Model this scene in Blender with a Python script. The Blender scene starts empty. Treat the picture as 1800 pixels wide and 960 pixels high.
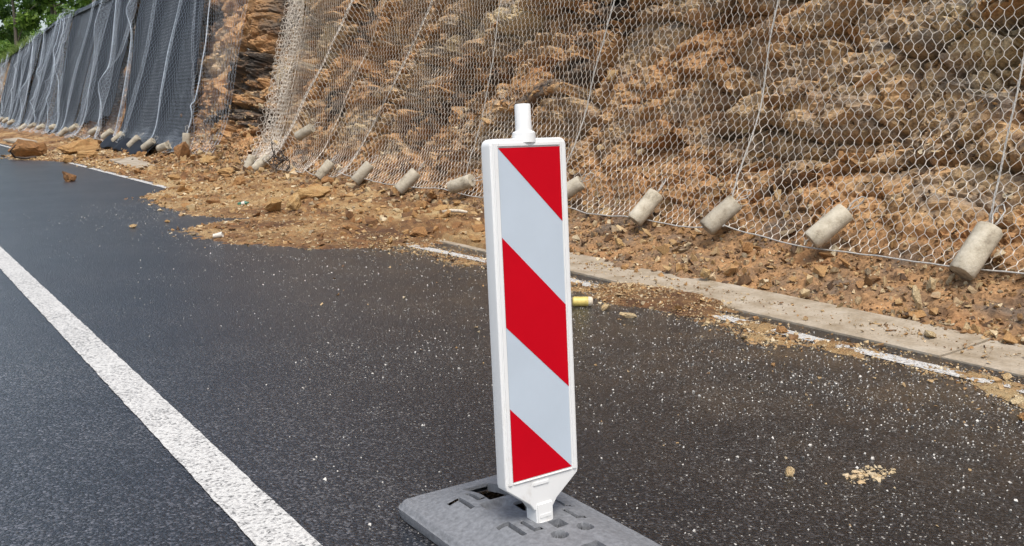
import bpy, bmesh, math, random
import numpy as np
from mathutils import Vector, Matrix, Euler

# ------------------------------------------------------------------ camera, sky, sun, exposure
sc = bpy.context.scene
R = math.radians
cam_d = bpy.data.cameras.new('camera'); cam = bpy.data.objects.new('camera', cam_d)
sc.collection.objects.link(cam)
CAM_H = 1.33
cam.location = (0, 0, CAM_H)
cam.rotation_euler = (R(90 - 10.07), 0, R(-34.78))
cam_d.sensor_width = 36; cam_d.lens = 33.0; cam_d.clip_start = 0.05; cam_d.clip_end = 2000
sc.camera = cam

SUN_EL, SUN_AZ = R(62), R(205)          # azimuth clockwise from +Y
world = bpy.data.worlds.new('World'); sc.world = world; world.use_nodes = True
wn = world.node_tree.nodes; wl = world.node_tree.links; wn.clear()
sky = wn.new('ShaderNodeTexSky'); sky.sky_type = 'NISHITA'; sky.sun_disc = False
sky.sun_elevation = SUN_EL; sky.sun_rotation = SUN_AZ; sky.air_density = 1.0; sky.dust_density = 3.0
hs = wn.new('ShaderNodeHueSaturation'); hs.inputs['Saturation'].default_value = 0.75
bgn = wn.new('ShaderNodeBackground'); bgn.inputs['Strength'].default_value = 0.10
wo = wn.new('ShaderNodeOutputWorld')
wl.new(sky.outputs[0], hs.inputs['Color']); wl.new(hs.outputs[0], bgn.inputs['Color']); wl.new(bgn.outputs[0], wo.inputs['Surface'])
sun_d = bpy.data.lights.new('sun', 'SUN'); sun = bpy.data.objects.new('sun', sun_d); sc.collection.objects.link(sun)
sun_d.energy = 1.5; sun_d.angle = R(28); sun_d.color = (1.0, 0.965, 0.92)
sdir = Vector((math.sin(SUN_AZ) * math.cos(SUN_EL), math.cos(SUN_AZ) * math.cos(SUN_EL), math.sin(SUN_EL)))
sun.rotation_euler = (-sdir).to_track_quat('-Z', 'Y').to_euler()
sc.view_settings.view_transform = 'Standard'; sc.view_settings.look = 'None'
sc.view_settings.gamma = 1; sc.view_settings.use_curve_mapping = False
sc.view_settings.exposure = 1.12

# ------------------------------------------------------------------ helpers
rng = np.random.default_rng(7); random.seed(7)
COL = sc.collection

def tag(o, label=None, cat=None, group=None, kind=None):
    if label: o['label'] = label
    if cat: o['category'] = cat
    if group: o['group'] = group
    if kind: o['kind'] = kind
    return o

def obj(name, mesh, mat=None, parent=None, loc=None, rot=None):
    o = bpy.data.objects.new(name, mesh); COL.objects.link(o)
    if mat and mesh and not mesh.materials: mesh.materials.append(mat)
    if parent: o.parent = parent
    if loc is not None: o.location = loc
    if rot is not None: o.rotation_euler = rot
    return o

def empty(name, loc=(0, 0, 0), rot=(0, 0, 0)):
    o = bpy.data.objects.new(name, None); COL.objects.link(o)
    o.location = loc; o.rotation_euler = rot; o.empty_display_size = .1
    return o

def mesh_np(name, V, F, mat=None, smooth=False, attrs=None):
    """V (n,3), F (m,k) int; attrs: {name: (domain, array)}"""
    V = np.asarray(V, np.float32); F = np.asarray(F, np.int32)
    me = bpy.data.meshes.new(name)
    m, k = F.shape
    me.vertices.add(len(V)); me.vertices.foreach_set('co', V.ravel())
    me.loops.add(m * k); me.loops.foreach_set('vertex_index', F.ravel())
    me.polygons.add(m)
    me.polygons.foreach_set('loop_start', np.arange(0, m * k, k, dtype=np.int32))
    me.polygons.foreach_set('loop_total', np.full(m, k, np.int32))
    me.polygons.foreach_set('use_smooth', np.full(m, bool(smooth)))
    for an, (dom, arr) in (attrs or {}).items():
        a = me.attributes.new(an, 'FLOAT', dom); a.data.foreach_set('value', np.asarray(arr, np.float32))
    me.update(calc_edges=True)
    if mat: me.materials.append(mat)
    return me

def grid_faces(nr, nc):
    i = np.arange(nr - 1)[:, None] * nc + np.arange(nc - 1)[None, :]
    i = i.ravel()
    return np.stack([i, i + 1, i + nc + 1, i + nc], 1)

def tubes(P, Q, r, n=3):
    """straight tubes P->Q with radius r (array or scalar): verts, quads"""
    P = np.asarray(P, float); Q = np.asarray(Q, float)
    d = Q - P; d /= np.linalg.norm(d, axis=1, keepdims=True) + 1e-9
    ref = np.where(np.abs(d[:, 2:3]) > .9, [[1., 0, 0]], [[0, 0, 1.]])
    a = np.cross(d, ref); a /= np.linalg.norm(a, axis=1, keepdims=True) + 1e-9
    b = np.cross(d, a)
    r = np.broadcast_to(np.asarray(r, float), (len(P),))[:, None]
    ring = []
    for k in range(n):
        t = 2 * math.pi * k / n + .3
        ring.append(r * (a * math.cos(t) + b * math.sin(t)))
    ring = np.stack(ring, 1)                       # (m,n,3)
    V = np.concatenate([P[:, None] + ring, Q[:, None] + ring], 1).reshape(-1, 3)
    base = np.arange(len(P))[:, None] * (2 * n)
    F = []
    for k in range(n):
        k2 = (k + 1) % n
        F.append(np.stack([base[:, 0] + k, base[:, 0] + k2, base[:, 0] + n + k2, base[:, 0] + n + k], 1))
    return V, np.concatenate(F, 0)

def path_tube(pts, r, n=6, close_ends=True):
    """one bent tube along pts (r scalar or list) -> verts list, faces list (bmesh-free)"""
    pts = [Vector(p) for p in pts]; rr = r if hasattr(r, '__len__') else [r] * len(pts)
    V = []; F = []
    prev = None
    for i, p in enumerate(pts):
        d = (pts[min(i + 1, len(pts) - 1)] - pts[max(i - 1, 0)]).normalized()
        if prev is None:
            prev = d.orthogonal().normalized()
        a = (prev - d * prev.dot(d)).normalized(); b = d.cross(a); prev = a
        for k in range(n):
            t = 2 * math.pi * k / n
            V.append(p + (a * math.cos(t) + b * math.sin(t)) * rr[i])
    for i in range(len(pts) - 1):
        for k in range(n):
            k2 = (k + 1) % n
            F.append((i * n + k, i * n + k2, (i + 1) * n + k2, (i + 1) * n + k))
    if close_ends:
        F.append(tuple(range(n - 1, -1, -1))); F.append(tuple((len(pts) - 1) * n + k for k in range(n)))
    return V, F

def pyd(name, V, F, mat=None, smooth=False):
    me = bpy.data.meshes.new(name); me.from_pydata([tuple(v) for v in V], [], F); me.update()
    if smooth: me.polygons.foreach_set('use_smooth', np.ones(len(me.polygons), bool))
    if mat: me.materials.append(mat)
    return me

# ---- numpy noise
def _h(ix, iy, s):
    n = (ix.astype(np.int64) * 374761393 + iy.astype(np.int64) * 668265263 + s * 974634777) & 0xffffffff
    n = ((n ^ (n >> 13)) * 1274126177) & 0xffffffff
    n = (n ^ (n >> 16)) * 2246822519 & 0xffffffff
    return ((n ^ (n >> 15)) & 0xffffff) / float(0x1000000)

def vn(x, y, s=0):
    ix = np.floor(x); iy = np.floor(y); fx = x - ix; fy = y - iy
    fx = fx * fx * (3 - 2 * fx); fy = fy * fy * (3 - 2 * fy)
    a = _h(ix, iy, s); b = _h(ix + 1, iy, s); c = _h(ix, iy + 1, s); d = _h(ix + 1, iy + 1, s)
    return (a + (b - a) * fx) * (1 - fy) + (c + (d - c) * fx) * fy

def fbm(x, y, s=0, o=4):
    r = 0; a = .5; t = 0
    for k in range(o):
        r = r + a * vn(x, y, s + k * 17); t += a; a *= .5; x = x * 2.03 + 3.1; y = y * 2.03 + 1.7
    return r / t

def cells(x, y, s=0, blocky=False):
    """cellular facets: F1, F2-F1, id randoms, offset to own centre"""
    ix = np.floor(x); iy = np.floor(y)
    f1 = np.full(x.shape, 9.); f2 = np.full(x.shape, 9.)
    r0 = np.zeros(x.shape); r1 = np.zeros(x.shape); r2 = np.zeros(x.shape); ox = np.zeros(x.shape); oy = np.zeros(x.shape)
    for dx in (-1, 0, 1):
        for dy in (-1, 0, 1):
            cx = ix + dx; cyy = iy + dy
            px = cx + _h(cx, cyy, s); py = cyy + _h(cx, cyy, s + 1)
            ddx = x - px; ddy = y - py
            d = np.sqrt(ddx * ddx + ddy * ddy) if not blocky else np.maximum(np.abs(ddx + .25 * ddy), np.abs(ddy)) + .3 * np.minimum(np.abs(ddx), np.abs(ddy))
            m = d < f1
            f2 = np.where(m, f1, np.minimum(f2, d))
            f1 = np.where(m, d, f1)
            r0 = np.where(m, _h(cx, cyy, s + 2), r0); r1 = np.where(m, _h(cx, cyy, s + 3), r1); r2 = np.where(m, _h(cx, cyy, s + 4), r2)
            ox = np.where(m, ddx, ox); oy = np.where(m, ddy, oy)
    return f1, f2 - f1, r0, r1, r2, ox, oy

def sstep(a, b, x):
    t = np.clip((x - a) / (b - a), 0, 1); return t * t * (3 - 2 * t)

# ------------------------------------------------------------------ materials
def mat_new(name):
    m = bpy.data.materials.new(name); m.use_nodes = True
    nt = m.node_tree; b = nt.nodes['Principled BSDF']
    return m, nt, b

def nd(nt, t, **kw):
    n = nt.nodes.new(t)
    for k, v in kw.items():
        if k in n.inputs.keys(): n.inputs[k].default_value = v
        else: setattr(n, k, v)
    return n

def ramp(nt, stops, interp='LINEAR'):
    r = nt.nodes.new('ShaderNodeValToRGB'); cr = r.color_ramp; cr.interpolation = interp
    while len(cr.elements) < len(stops): cr.elements.new(.5)
    for e, (p, c) in zip(cr.elements, stops): e.position = p; e.color = (*c, 1) if len(c) == 3 else c
    return r

def mixc(nt, fac, a, b, mode='MIX'):
    n = nt.nodes.new('ShaderNodeMix'); n.data_type = 'RGBA'; n.blend_type = mode
    for sock, v in ((n.inputs[0], fac), (n.inputs[6], a), (n.inputs[7], b)):
        if hasattr(v, 'is_linked') or hasattr(v, 'links'): nt.links.new(v, sock)
        elif isinstance(v, (int, float)): sock.default_value = v
        else: sock.default_value = (*v, 1)
    return n.outputs[2]

def math_n(nt, op, a, b=None, clamp=False):
    n = nt.nodes.new('ShaderNodeMath'); n.operation = op; n.use_clamp = clamp
    for i, v in enumerate((a, b)):
        if v is None: continue
        if isinstance(v, (int, float)): n.inputs[i].default_value = v
        else: nt.links.new(v, n.inputs[i])
    return n.outputs[0]

def bump(nt, h, strength, dist, b):
    n = nt.nodes.new('ShaderNodeBump'); n.inputs['Strength'].default_value = strength; n.inputs['Distance'].default_value = dist
    nt.links.new(h, n.inputs['Height']); nt.links.new(n.outputs[0], b.inputs['Normal']); return n

def coords(nt, kind='Object'):
    return nt.nodes.new('ShaderNodeTexCoord').outputs[kind]

def noise(nt, vec, scale, detail=4, rough=.55):
    n = nd(nt, 'ShaderNodeTexNoise'); n.inputs['Scale'].default_value = scale
    n.inputs['Detail'].default_value = detail; n.inputs['Roughness'].default_value = rough
    nt.links.new(vec, n.inputs['Vector']); return n.outputs['Fac']

def simple(name, col, rough=.6, var=.12, scale=30, bumpd=0., metallic=0., spec=.5):
    m, nt, b = mat_new(name); v = coords(nt); f = noise(nt, v, scale)
    lo = tuple(c * (1 - var) for c in col); hi = tuple(min(1, c * (1 + var)) for c in col)
    r = ramp(nt, [(.3, lo), (.7, hi)]); nt.links.new(f, r.inputs[0]); nt.links.new(r.outputs[0], b.inputs['Base Color'])
    b.inputs['Roughness'].default_value = rough; b.inputs['Metallic'].default_value = metallic
    b.inputs['Specular IOR Level'].default_value = spec
    if bumpd: bump(nt, f, .5, bumpd, b)
    return m

ROCK_STOPS = [(0.0, (.06, .05, .042)), (.12, (.16, .118, .085)), (.24, (.30, .178, .088)), (.36, (.47, .265, .12)),
              (.50, (.54, .355, .185)), (.62, (.34, .265, .195)), (.74, (.61, .43, .235)), (.86, (.28, .245, .21)), (1.0, (.66, .53, .33))]
def rock_mat(name, stops, scale=1., rough=.8, bumpd=.008, attr='tone', tex=.5, obj_random=False):
    m, nt, b = mat_new(name); L = nt.links
    v = coords(nt)
    at = nd(nt, 'ShaderNodeAttribute', attribute_name=attr) if not obj_random else nd(nt, 'ShaderNodeObjectInfo')
    src = at.outputs['Fac'] if not obj_random else at.outputs['Random']
    n1 = noise(nt, v, 5 * scale, 6, .65)
    fac = math_n(nt, 'ADD', src, math_n(nt, 'MULTIPLY', math_n(nt, 'SUBTRACT', n1, .5), tex))
    fac = math_n(nt, 'MAXIMUM', math_n(nt, 'MINIMUM', fac, 1.), 0.)
    r = ramp(nt, stops); L.new(fac, r.inputs[0])
    n2 = noise(nt, v, 40 * scale, 6, .7)
    r2 = ramp(nt, [(.3, (.45, .42, .38)), (.7, (1.22, 1.2, 1.15))]); L.new(n2, r2.inputs[0])
    c = mixc(nt, 1., r.outputs[0], r2.outputs[0], 'MULTIPLY')
    n3 = noise(nt, v, 2.2 * scale, 3, .6)                     # iron staining
    r3 = ramp(nt, [(.52, (0, 0, 0)), (.68, (1, 1, 1))]); L.new(n3, r3.inputs[0])
    c = mixc(nt, math_n(nt, 'MULTIPLY', r3.outputs[0], .35), c, (.34, .15, .05))
    L.new(c, b.inputs['Base Color'])
    b.inputs['Roughness'].default_value = rough; b.inputs['Specular IOR Level'].default_value = .35
    bump(nt, n2, .9, bumpd, b)
    return m

M = {}
M['rock'] = rock_mat('rock_face', ROCK_STOPS, tex=.38)
DEB = [(0.0, (.10, .06, .035)), (.2, (.21, .12, .055)), (.35, (.36, .21, .085)), (.5, (.42, .29, .145)), (.65, (.27, .215, .145)), (.8, (.50, .37, .20)), (1.0, (.62, .53, .37))]
M['stone'] = rock_mat('loose_stone', DEB, scale=2.5, bumpd=.004, tex=.25)
M['boulder'] = rock_mat('boulder', [(0, (.16, .085, .04)), (.35, (.34, .18, .07)), (.7, (.46, .30, .13)), (1, (.56, .46, .29))], scale=2.6, bumpd=.014, tex=.9)
M['rubble'] = rock_mat('rubble_soil', [(0, (.11, .055, .026)), (.3, (.22, .12, .05)), (.6, (.36, .23, .105)), (1, (.46, .34, .18))], scale=3, bumpd=.015, tex=.9)
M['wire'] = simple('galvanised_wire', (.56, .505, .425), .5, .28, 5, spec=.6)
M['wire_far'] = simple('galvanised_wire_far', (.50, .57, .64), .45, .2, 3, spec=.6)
M['cable'] = simple('steel_cable', (.40, .385, .35), .5, .3, 60)
def conc():
    m, nt, b = mat_new('weight_concrete'); L = nt.links; v = coords(nt); oi = nd(nt, 'ShaderNodeObjectInfo')
    mp = nd(nt, 'ShaderNodeVectorMath', operation='ADD'); L.new(v, mp.inputs[0]); cmb = nd(nt, 'ShaderNodeCombineXYZ'); L.new(math_n(nt, 'MULTIPLY', oi.outputs['Random'], 40.), cmb.inputs[0]); L.new(cmb.outputs[0], mp.inputs[1])
    n = noise(nt, mp.outputs[0], 9, 6, .7); r = ramp(nt, [(.30, (.19, .16, .115)), (.46, (.38, .34, .265)), (.68, (.50, .46, .375))]); L.new(n, r.inputs[0])
    n2 = noise(nt, v, 70, 4); rv = ramp(nt, [(0, (.82, .80, .77)), (1, (1.15, 1.13, 1.08))]); L.new(oi.outputs['Random'], rv.inputs[0])
    L.new(mixc(nt, 1., r.outputs[0], rv.outputs[0], 'MULTIPLY'), b.inputs['Base Color']); b.inputs['Roughness'].default_value = .9
    bump(nt, math_n(nt, 'ADD', n, n2), .6, .008, b); return m
M['concrete'] = conc()
M['geotextile'] = simple('black_geotextile', (.008, .0095, .013), .6, .35, 5, .01, spec=.25)
M['white_plastic'] = simple('white_plastic', (.80, .80, .78), .38, .03, 9)
def plastic():
    m, nt, b = mat_new('used_white_plastic'); L = nt.links; v = coords(nt)
    n = noise(nt, v, 14, 6, .7); r = ramp(nt, [(.55, (0, 0, 0)), (.8, (1, 1, 1))]); L.new(n, r.inputs[0])
    sp = nd(nt, 'ShaderNodeSeparateXYZ'); L.new(v, sp.inputs[0]); mr = nd(nt, 'ShaderNodeMapRange'); mr.inputs[1].default_value = .42; mr.inputs[2].default_value = .05; mr.inputs[3].default_value = .18; mr.inputs[4].default_value = .75; L.new(sp.outputs[2], mr.inputs[0])
    L.new(mixc(nt, math_n(nt, 'MULTIPLY', r.outputs[0], mr.outputs[0]), (.70, .70, .68), (.36, .31, .23)), b.inputs['Base Color'])
    b.inputs['Roughness'].default_value = .42; return m
M['white_plastic'] = plastic()
M['foil_white'] = simple('white_reflective_foil', (.44, .50, .555), .35, .05, 5)
M['foil_red'] = simple('red_reflective_foil', (.46, .0, .008), .5, .05, 5, spec=.15)
M['rubber'] = simple('grey_recycled_rubber', (.155, .16, .168), .8, .25, 70, .005)
M['chip'] = simple('pale_chip', (.48, .455, .41), .5, .35, 90)
M['bark'] = simple('bark', (.10, .085, .065), .9, .4, 12, .02)
M['yellow'] = simple('yellow_can_paint', (.56, .43, .12), .5, .2, 30)
M['white_paint'] = simple('white_can_label', (.58, .54, .46), .6, .2, 40)
M['green_glass'] = simple('green_plastic', (.03, .13, .08), .3, .2, 30)
M['stick'] = simple('pale_wood', (.55, .47, .36), .8, .25, 40)
M['darkstick'] = simple('dark_root', (.06, .045, .035), .85, .3, 40)

def asphalt():
    m, nt, b = mat_new('wet_asphalt'); L = nt.links; v = coords(nt)
    sep = nd(nt, 'ShaderNodeSeparateXYZ'); L.new(v, sep.inputs[0])
    vo = nd(nt, 'ShaderNodeTexVoronoi'); vo.inputs['Scale'].default_value = 105; L.new(v, vo.inputs['Vector'])
    sepc = nd(nt, 'ShaderNodeSeparateColor'); L.new(vo.outputs['Color'], sepc.inputs[0])
    base = ramp(nt, [(0, (.0035, .0035, .004)), (.6, (.011, .011, .0112)), (1, (.06, .059, .058))]); L.new(sepc.outputs[0], base.inputs[0])
    nb = noise(nt, v, 1.1, 4); rb = ramp(nt, [(.35, (.6, .6, .63)), (.7, (1.2, 1.15, 1.07))]); L.new(nb, rb.inputs[0])
    c = mixc(nt, 1., base.outputs[0], rb.outputs[0], 'MULTIPLY')
    ng = noise(nt, v, 75, 2, .6); rg = ramp(nt, [(.36, (.35, .35, .36)), (.66, (1.75, 1.75, 1.8))]); L.new(ng, rg.inputs[0])
    c = mixc(nt, 1., c, rg.outputs[0], 'MULTIPLY')
    lane_sheen = nd(nt, 'ShaderNodeMapRange'); lane_sheen.inputs[1].default_value = .6; lane_sheen.inputs[2].default_value = 2.4; lane_sheen.inputs[3].default_value = 1.; lane_sheen.inputs[4].default_value = 0.; L.new(math_n(nt, 'ADD', sep.outputs[0], math_n(nt, 'MULTIPLY', noise(nt, v, .8, 3), .8)), lane_sheen.inputs[0])
    c = mixc(nt, lane_sheen.outputs[0], c, mixc(nt, 1., c, (2.0, 2.1, 2.35), 'MULTIPLY'))      # open lane lightened and blued: wet sky sheen put into the colour
    # pale worn aggregate, thicker in the closed lane
    pale = math_n(nt, 'GREATER_THAN', sepc.outputs[1], .93)
    small = math_n(nt, 'LESS_THAN', vo.outputs['Distance'], .42)
    lane = nd(nt, 'ShaderNodeMapRange'); lane.inputs[1].default_value = .9; lane.inputs[2].default_value = 2.2
    lane.inputs[3].default_value = .12; lane.inputs[4].default_value = .8; L.new(sep.outputs[0], lane.inputs[0])
    npz = noise(nt, v, .9, 3); rpz = ramp(nt, [(.4, (.05,) * 3), (.62, (1, 1, 1))]); L.new(npz, rpz.inputs[0])
    pf = math_n(nt, 'MULTIPLY', math_n(nt, 'MULTIPLY', math_n(nt, 'MULTIPLY', pale, small), lane.outputs[0]), rpz.outputs[0])
    c = mixc(nt, pf, c, (.46, .44, .39))
    # thin mud film near the debris
    mud = nd(nt, 'ShaderNodeMapRange'); mud.inputs[1].default_value = 2.2; mud.inputs[2].default_value = 4.4
    mud.inputs[3].default_value = 0; mud.inputs[4].default_value = 1; L.new(sep.outputs[0], mud.inputs[0])
    nm = noise(nt, v, 2.3, 5, .65); rm = ramp(nt, [(.45, (0, 0, 0)), (.75, (1, 1, 1))]); L.new(nm, rm.inputs[0])
    c = mixc(nt, math_n(nt, 'MULTIPLY', math_n(nt, 'MULTIPLY', mud.outputs[0], rm.outputs[0]), .45), c, (.16, .105, .055))
    L.new(c, b.inputs['Base Color'])
    nr = noise(nt, v, .7, 3); rr = ramp(nt, [(.35, (.34,) * 3), (.7, (.52,) * 3)]); L.new(nr, rr.inputs[0]); L.new(rr.outputs[0], b.inputs['Roughness'])
    b.inputs['Specular IOR Level'].default_value = .22
    hsum = math_n(nt, 'ADD', math_n(nt, 'MULTIPLY', vo.outputs['Distance'], -1.), math_n(nt, 'MULTIPLY', noise(nt, v, 170, 2), .6))
    bn = bump(nt, hsum, .8, .008, b); bc2 = nd(nt, 'ShaderNodeBump'); bc2.inputs['Strength'].default_value = .32; bc2.inputs['Distance'].default_value = .006; L.new(hsum, bc2.inputs['Height']); L.new(bc2.outputs[0], b.inputs['Coat Normal'])
    b.inputs['Coat Weight'].default_value = 1.; b.inputs['Coat Roughness'].default_value = .30; b.inputs['Coat IOR'].default_value = 1.40
    return m
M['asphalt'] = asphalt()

def paint():
    m, nt, b = mat_new('road_paint'); L = nt.links; v = coords(nt)
    vo = nd(nt, 'ShaderNodeTexVoronoi'); vo.inputs['Scale'].default_value = 120; L.new(v, vo.inputs['Vector'])
    sepc = nd(nt, 'ShaderNodeSeparateColor'); L.new(vo.outputs['Color'], sepc.inputs[0])
    n = noise(nt, v, 45, 4, .7)
    f = math_n(nt, 'ADD', math_n(nt, 'MULTIPLY', sepc.outputs[0], .45), math_n(nt, 'MULTIPLY', n, .75))
    wear = noise(nt, v, 2.5, 3); f = math_n(nt, 'SUBTRACT', f, math_n(nt, 'MULTIPLY', math_n(nt, 'SUBTRACT', wear, .45), .35))
    r = ramp(nt, [(.28, (.09, .09, .085)), (.44, (.36, .35, .33)), (.66, (.55, .54, .505))]); L.new(f, r.inputs[0])
    L.new(r.outputs[0], b.inputs['Base Color']); b.inputs['Roughness'].default_value = .55
    bump(nt, f, .5, .004, b); return m
M['paint'] = paint()

def gutter_mat():
    m, nt, b = mat_new('gutter_concrete'); L = nt.links; v = coords(nt)
    n = noise(nt, v, 3, 6, .65); r = ramp(nt, [(.32, (.22, .165, .10)), (.5, (.36, .30, .22)), (.75, (.47, .42, .34))]); L.new(n, r.inputs[0])
    n2 = noise(nt, v, 55, 4); r2 = ramp(nt, [(.3, (.8, .8, .8)), (.7, (1.1, 1.1, 1.1))]); L.new(n2, r2.inputs[0])
    L.new(mixc(nt, 1., r.outputs[0], r2.outputs[0], 'MULTIPLY'), b.inputs['Base Color']); b.inputs['Roughness'].default_value = .7
    bump(nt, n2, .4, .004, b); return m
M['gutter'] = gutter_mat()

def leaf_mat(name, stops):
    m, nt, b = mat_new(name); L = nt.links
    at = nd(nt, 'ShaderNodeAttribute', attribute_name='tone')
    r = ramp(nt, stops); L.new(at.outputs['Fac'], r.inputs[0]); L.new(r.outputs[0], b.inputs['Base Color'])
    b.inputs['Roughness'].default_value = .5
    tr = nd(nt, 'ShaderNodeBsdfTranslucent'); L.new(r.outputs[0], tr.inputs['Color'])
    mx = nd(nt, 'ShaderNodeMixShader'); mx.inputs[0].default_value = .35
    L.new(b.outputs[0], mx.inputs[1]); L.new(tr.outputs[0], mx.inputs[2]); L.new(mx.outputs[0], nt.nodes['Material Output'].inputs[0])
    return m
M['leaf'] = leaf_mat('leaves', [(0, (.045, .095, .014)), (.5, (.11, .21, .03)), (1, (.24, .36, .06))])
M['grass'] = leaf_mat('grass_blades', [(0, (.07, .12, .02)), (.6, (.16, .24, .045)), (1, (.26, .32, .09))])
M['hill'] = simple('hill_ground', (.065, .09, .028), .95, .5, .8)
M['ground'] = simple('verge_ground', (.09, .095, .045), .95, .4, .6)

# ------------------------------------------------------------------ road, markings, gutter
def sheet(name, x0, x1, y0, y1, z, mat):
    return obj(name, pyd(name, [(x0, y0, z), (x1, y0, z), (x1, y1, z), (x0, y1, z)], [(0, 1, 2, 3)], mat))
g = sheet('ground', -400, 400, -300, 500, -.06, M['ground']); tag(g, 'grassy ground beyond the road', kind='structure')
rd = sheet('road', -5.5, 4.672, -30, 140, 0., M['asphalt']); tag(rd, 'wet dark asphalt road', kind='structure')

def ribbon(name, xc, half, y0, y1, step, z, mat, wob=.004, seed=3):
    ys = np.arange(y0, y1, step); c = xc(ys)
    a = c - half + wob * (fbm(ys * 14, ys * 0, seed, 3) - .5) * 2; b_ = c + half + wob * (fbm(ys * 14, ys * 0, seed + 5, 3) - .5) * 2
    V = np.stack([np.stack([a, ys, ys * 0 + z], 1), np.stack([b_, ys, ys * 0 + z], 1)], 1).reshape(-1, 3)
    return obj(name, mesh_np(name, V, grid_faces(len(ys), 2), mat))
cl = ribbon('centre_line', lambda y: y * 0 + .972, .082, -6, 120, .02, .004, M['paint'], .0045); tag(cl, 'white painted line along the middle of the road', kind='structure')
EDGE = lambda y: 4.45 - .27 * sstep(5.5, 11, y)
el = ribbon('edge_line', EDGE, .058, -2, 120, .05, .004, M['paint'], .012, 9); tag(el, 'white painted line along the road edge', kind='structure')

gut = empty('gutter', (4.94, 0, 0)); tag(gut, 'pale concrete gutter strip at the foot of the slope', kind='structure')
GX0, GX1 = 4.675, 5.215
def slab_mesh(l):
    nx, ny = 8, 10
    xs = np.linspace(GX0, GX1, nx) - 4.94; ys = np.linspace(0, l, ny)
    X, Y = np.meshgrid(xs, ys); t = (xs - xs[0]) / (xs[-1] - xs[0])
    Z = np.broadcast_to(.012 + .022 * t ** 1.6, X.shape) + .004 * (vn(X * 7, Y * 7, 4) - .5)
    V = np.stack([X, Y, Z], 2).reshape(-1, 3)
    bmv = V.copy(); bmv[:, 2] = -.05
    F = grid_faces(ny, nx).tolist(); n = len(V)
    rim = [i for i in range(nx)] + [r * nx + nx - 1 for r in range(1, ny)] + [(ny - 1) * nx + i for i in range(nx - 2, -1, -1)] + [r * nx for r in range(ny - 2, 0, -1)]
    V = np.concatenate([V, bmv]); 
    for a, b_ in zip(rim, rim[1:] + rim[:1]): F.append((b_, a, a + n, b_ + n))
    me = pyd('gutter_slab', V, F, M['gutter'])
    return me
SL = 1.99; slabm = slab_mesh(SL)
k = 0; y = -3.30
while y < 62:
    if not (20.2 < y < 24.5):
        o = obj('slab', slabm, parent=gut, loc=(0, y, .003 * math.sin(k * 2.3)), rot=(0, R(.5) * math.sin(k * 1.7), 0))
    k += 1; y += SL + .012

# ------------------------------------------------------------------ slope profile
PR = np.array([(4.86, -.07), (5.04, .03), (5.92, .23), (6.22, .60), (6.42, 1.1), (6.72, 2.1), (7.27, 4.0), (7.85, 6.0), (8.6, 8.0)])
PB = np.concatenate([[0], np.cumsum(np.hypot(np.diff(PR[:, 0]), np.diff(PR[:, 1])))])
B0 = PB[2]                                             # slant distance of the net's lower edge
def prof(b):
    x = np.interp(b, PB, PR[:, 0]); z = np.interp(b, PB, PR[:, 1])
    e = .18
    x = (np.interp(b - e, PB, PR[:, 0]) + x * 2 + np.interp(b + e, PB, PR[:, 0])) / 4
    z = (np.interp(b - e, PB, PR[:, 1]) + z * 2 + np.interp(b + e, PB, PR[:, 1])) / 4
    tx = np.interp(b + .3, PB, PR[:, 0]) - np.interp(b - .3, PB, PR[:, 0]); tz = np.interp(b + .3, PB, PR[:, 1]) - np.interp(b - .3, PB, PR[:, 1])
    l = np.hypot(tx, tz) + 1e-6
    return x, z, -tz / l, tx / l                         # position and outward normal (x,z)
def crest(y):
    return np.interp(y, [-10, 26, 34, 44, 61, 80, 110], [6.6, 6.2, 4.95, 4.8, 3.7, 2.6, 1.5])
def bcrest(y):
    return np.interp(crest(y), PR[:, 1], PB)

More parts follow.
